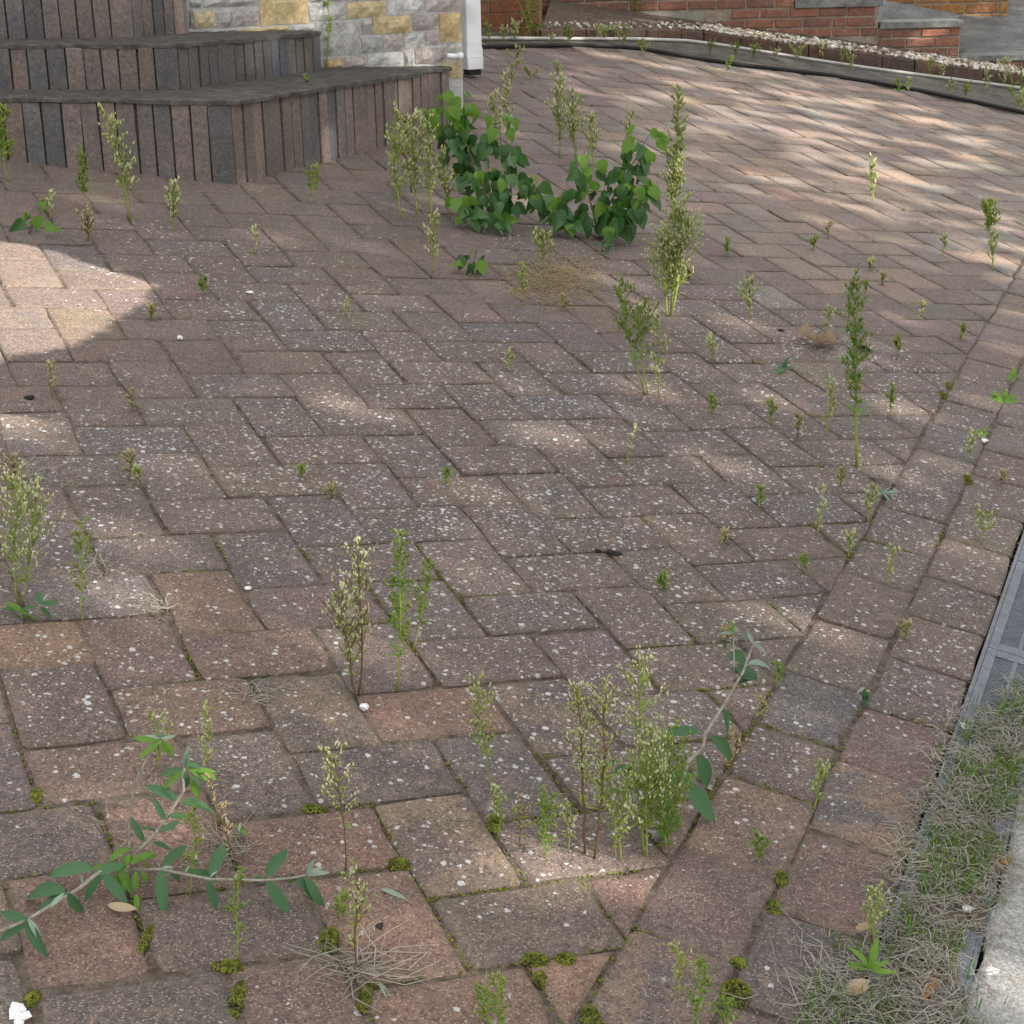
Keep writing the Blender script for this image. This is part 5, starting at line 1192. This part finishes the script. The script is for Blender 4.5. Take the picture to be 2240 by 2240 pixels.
shard('dark dirt lump on the dark pavers at the left', 62, 872, .012, .3, 13, 'hole', 'dirt_lump', 'dirt'); shard('dark dirt lump on the sandy patch, upper right', 1708, 724, .011, .35, 15, 'hole', 'dirt_lump', 'dirt'); shard('dark dirt blot on the red paver at the bottom', 832, 2028, .007, .3, 16, 'hole', 'dirt_lump', 'dirt')
shard('dark rotted weed remains behind the very tall weed', 1888, 765, .022, .3, 17, 'hole', 'dirt_lump', 'dirt'); shard('dark rotted weed remains left of the tan leaves', 1655, 790, .022, .25, 18, 'bark', 'dirt_lump', 'dirt')

# ------------------------------------------------------------------ unseen trees added to shade the drive, leaves placed for a wanted light pattern
PATCH = [at(*p).xy for p in [(-700, 500), (-60, 520), (0, 530), (130, 553), (180, 575), (260, 600), (300, 610), (340, 628), (310, 660), (250, 700), (190, 735), (130, 758), (60, 772), (0, 782), (-80, 805), (-700, 980)]]
GLOW = [at(*p).xy for p in [(1330, 135), (1500, 132), (1900, 205), (2260, 330), (2260, 560), (2050, 520), (1780, 430), (1560, 330), (1400, 220)]]
def sd_poly(p, P):
    ins = False; dm = 1e9; n = len(P)
    for i in range(n):
        a, b = P[i], P[(i+1) % n]; e = b-a; t = max(0, min(1, (p-a).dot(e)/e.dot(e))); dm = min(dm, (p-(a+e*t)).length)
        if (a.y > p.y) != (b.y > p.y) and p.x < (b.x-a.x)*(p.y-a.y)/(b.y-a.y)+a.x: ins = not ins
    return -dm if ins else dm
SPOTS = [(at(*p).xy, r, l) for p, r, l in [((300, 1400), .16, .22), ((90, 1410), .14, .25), ((700, 1860), .14, .25), ((880, 1960), .14, .25), ((480, 1330), .16, .22), ((1280, 1560), .08, .2), ((800, 1600), .12, .2), ((1350, 1860), .10, .2), ((2100, 1850), .14, .25), ((2000, 950), .25, .18), ((1700, 720), .25, .16)]]
def depth_wanted(p):
    """optical depth of foliage between the sun and this point of the drive"""
    s = sd_poly(p, GLOW); L = .022
    L = max(L, .34*max(0, min(1, .55-s/1.0)))
    for c, r, l in SPOTS: L = max(L, .42*l*math.exp(-((p-c).length/r)**2))
    return -math.log(L)
R = random.Random(91); belt = MB(); XC = 11.0
def card(mb, c, s, R):
    n = Vector((R.gauss(0, 1), R.gauss(0, 1), R.gauss(0, 1))).normalized(); n = (n+SUN*1.2*(1 if n.dot(SUN) > 0 else -1)).normalized(); u = n.orthogonal().normalized(); w = n.cross(u); a = R.uniform(0, 6.28)
    u, w = u*math.cos(a)+w*math.sin(a), w*math.cos(a)-u*math.sin(a)
    k = 6; V = [c+(u*math.cos(6.283*i/k)*s*R.uniform(.75, 1.1)+w*math.sin(6.283*i/k)*s*R.uniform(.55, .9)) for i in range(k)]; mb.add(V, [tuple(range(k))])
A0 = (-6.0, 5.2, -.8, 17.0); area = (A0[1]-A0[0])*(A0[3]-A0[2])*math.sin(SUN_EL)
s_leaf = .085; acard = 2.1*s_leaf*s_leaf*.72; tmax = 3.8; N = int(tmax*area/acard)
for k in range(N):
    p = Vector((R.uniform(A0[0], A0[1]), R.uniform(A0[2], A0[3])))
    if sd_poly(p, PATCH) < .30: continue
    if R.random() > depth_wanted(p)/tmax: continue
    th = (XC+R.uniform(-1.6, 1.6)-p.x)/SUN.x; card(belt, Vector((p.x, p.y, 0))+SUN*th, s_leaf*R.uniform(.8, 1.2), R)
bel = empty('shade_trees', Vector((11, 1, 0)), 'unseen row of leafy trees added beyond the pavement to shade the drive', 'trees')
o = belt.build('crown', M['shade_leaf'], bel, smooth=False, origin=Vector((11, 1, 0))); o.location = (0, 0, 0); o['kind'] = 'stuff'
for y in (-6.5, -3.5, -.5, 2.5, 5.5, 8.0):
    mb = MB(); mb.tube([Vector((0, y-1, -.3)), Vector((.1, y-1, 2.5)), Vector((-.1, y-.9, 5.5)), Vector((0, y-1, 9.0))], [.16, .13, .09, .03], 8); mb.build('trunk', M['bark'], bel)
# added unseen leaf band, shaped to give the sunlit patch its sharp outline
bough = MB(); nb_ = 0
s_l = .030
for k in range(60000):
    p = Vector((R.uniform(-2.6, -.6), R.uniform(3.6, 6.1)))
    s = sd_poly(p, PATCH)
    if not (.020 < s < .42): continue
    if R.random() > .62: continue
    hgt = 1.62+R.uniform(-.10, .28); card(bough, Vector((p.x, p.y, 0))+SUN*(hgt/SUN.z), s_l*R.uniform(.8, 1.2)*min(1, .55+s*3), R)
ob = Vector((-1.4, 4.8, 0))+SUN*(1.7/SUN.z)
bo = empty('shade_bough', ob, 'unseen low bough added over the drive to outline the sunlit patch', 'branch')
oo = bough.build('leaves', M['shade_leaf'], bo, smooth=False, origin=ob); oo.location = (0, 0, 0); oo['kind'] = 'stuff'
mb = MB(); mb.tube([Vector((.75, -.35, .15)), Vector((2.5, -1.4, .8)), Vector((6, -3, 2.2)), Vector((10.5, -4.5, 3.0))], [.012, .03, .05, .08], 7); mb.build('limb', M['bark'], bo)  # limb running from the added leaf band towards the added trees
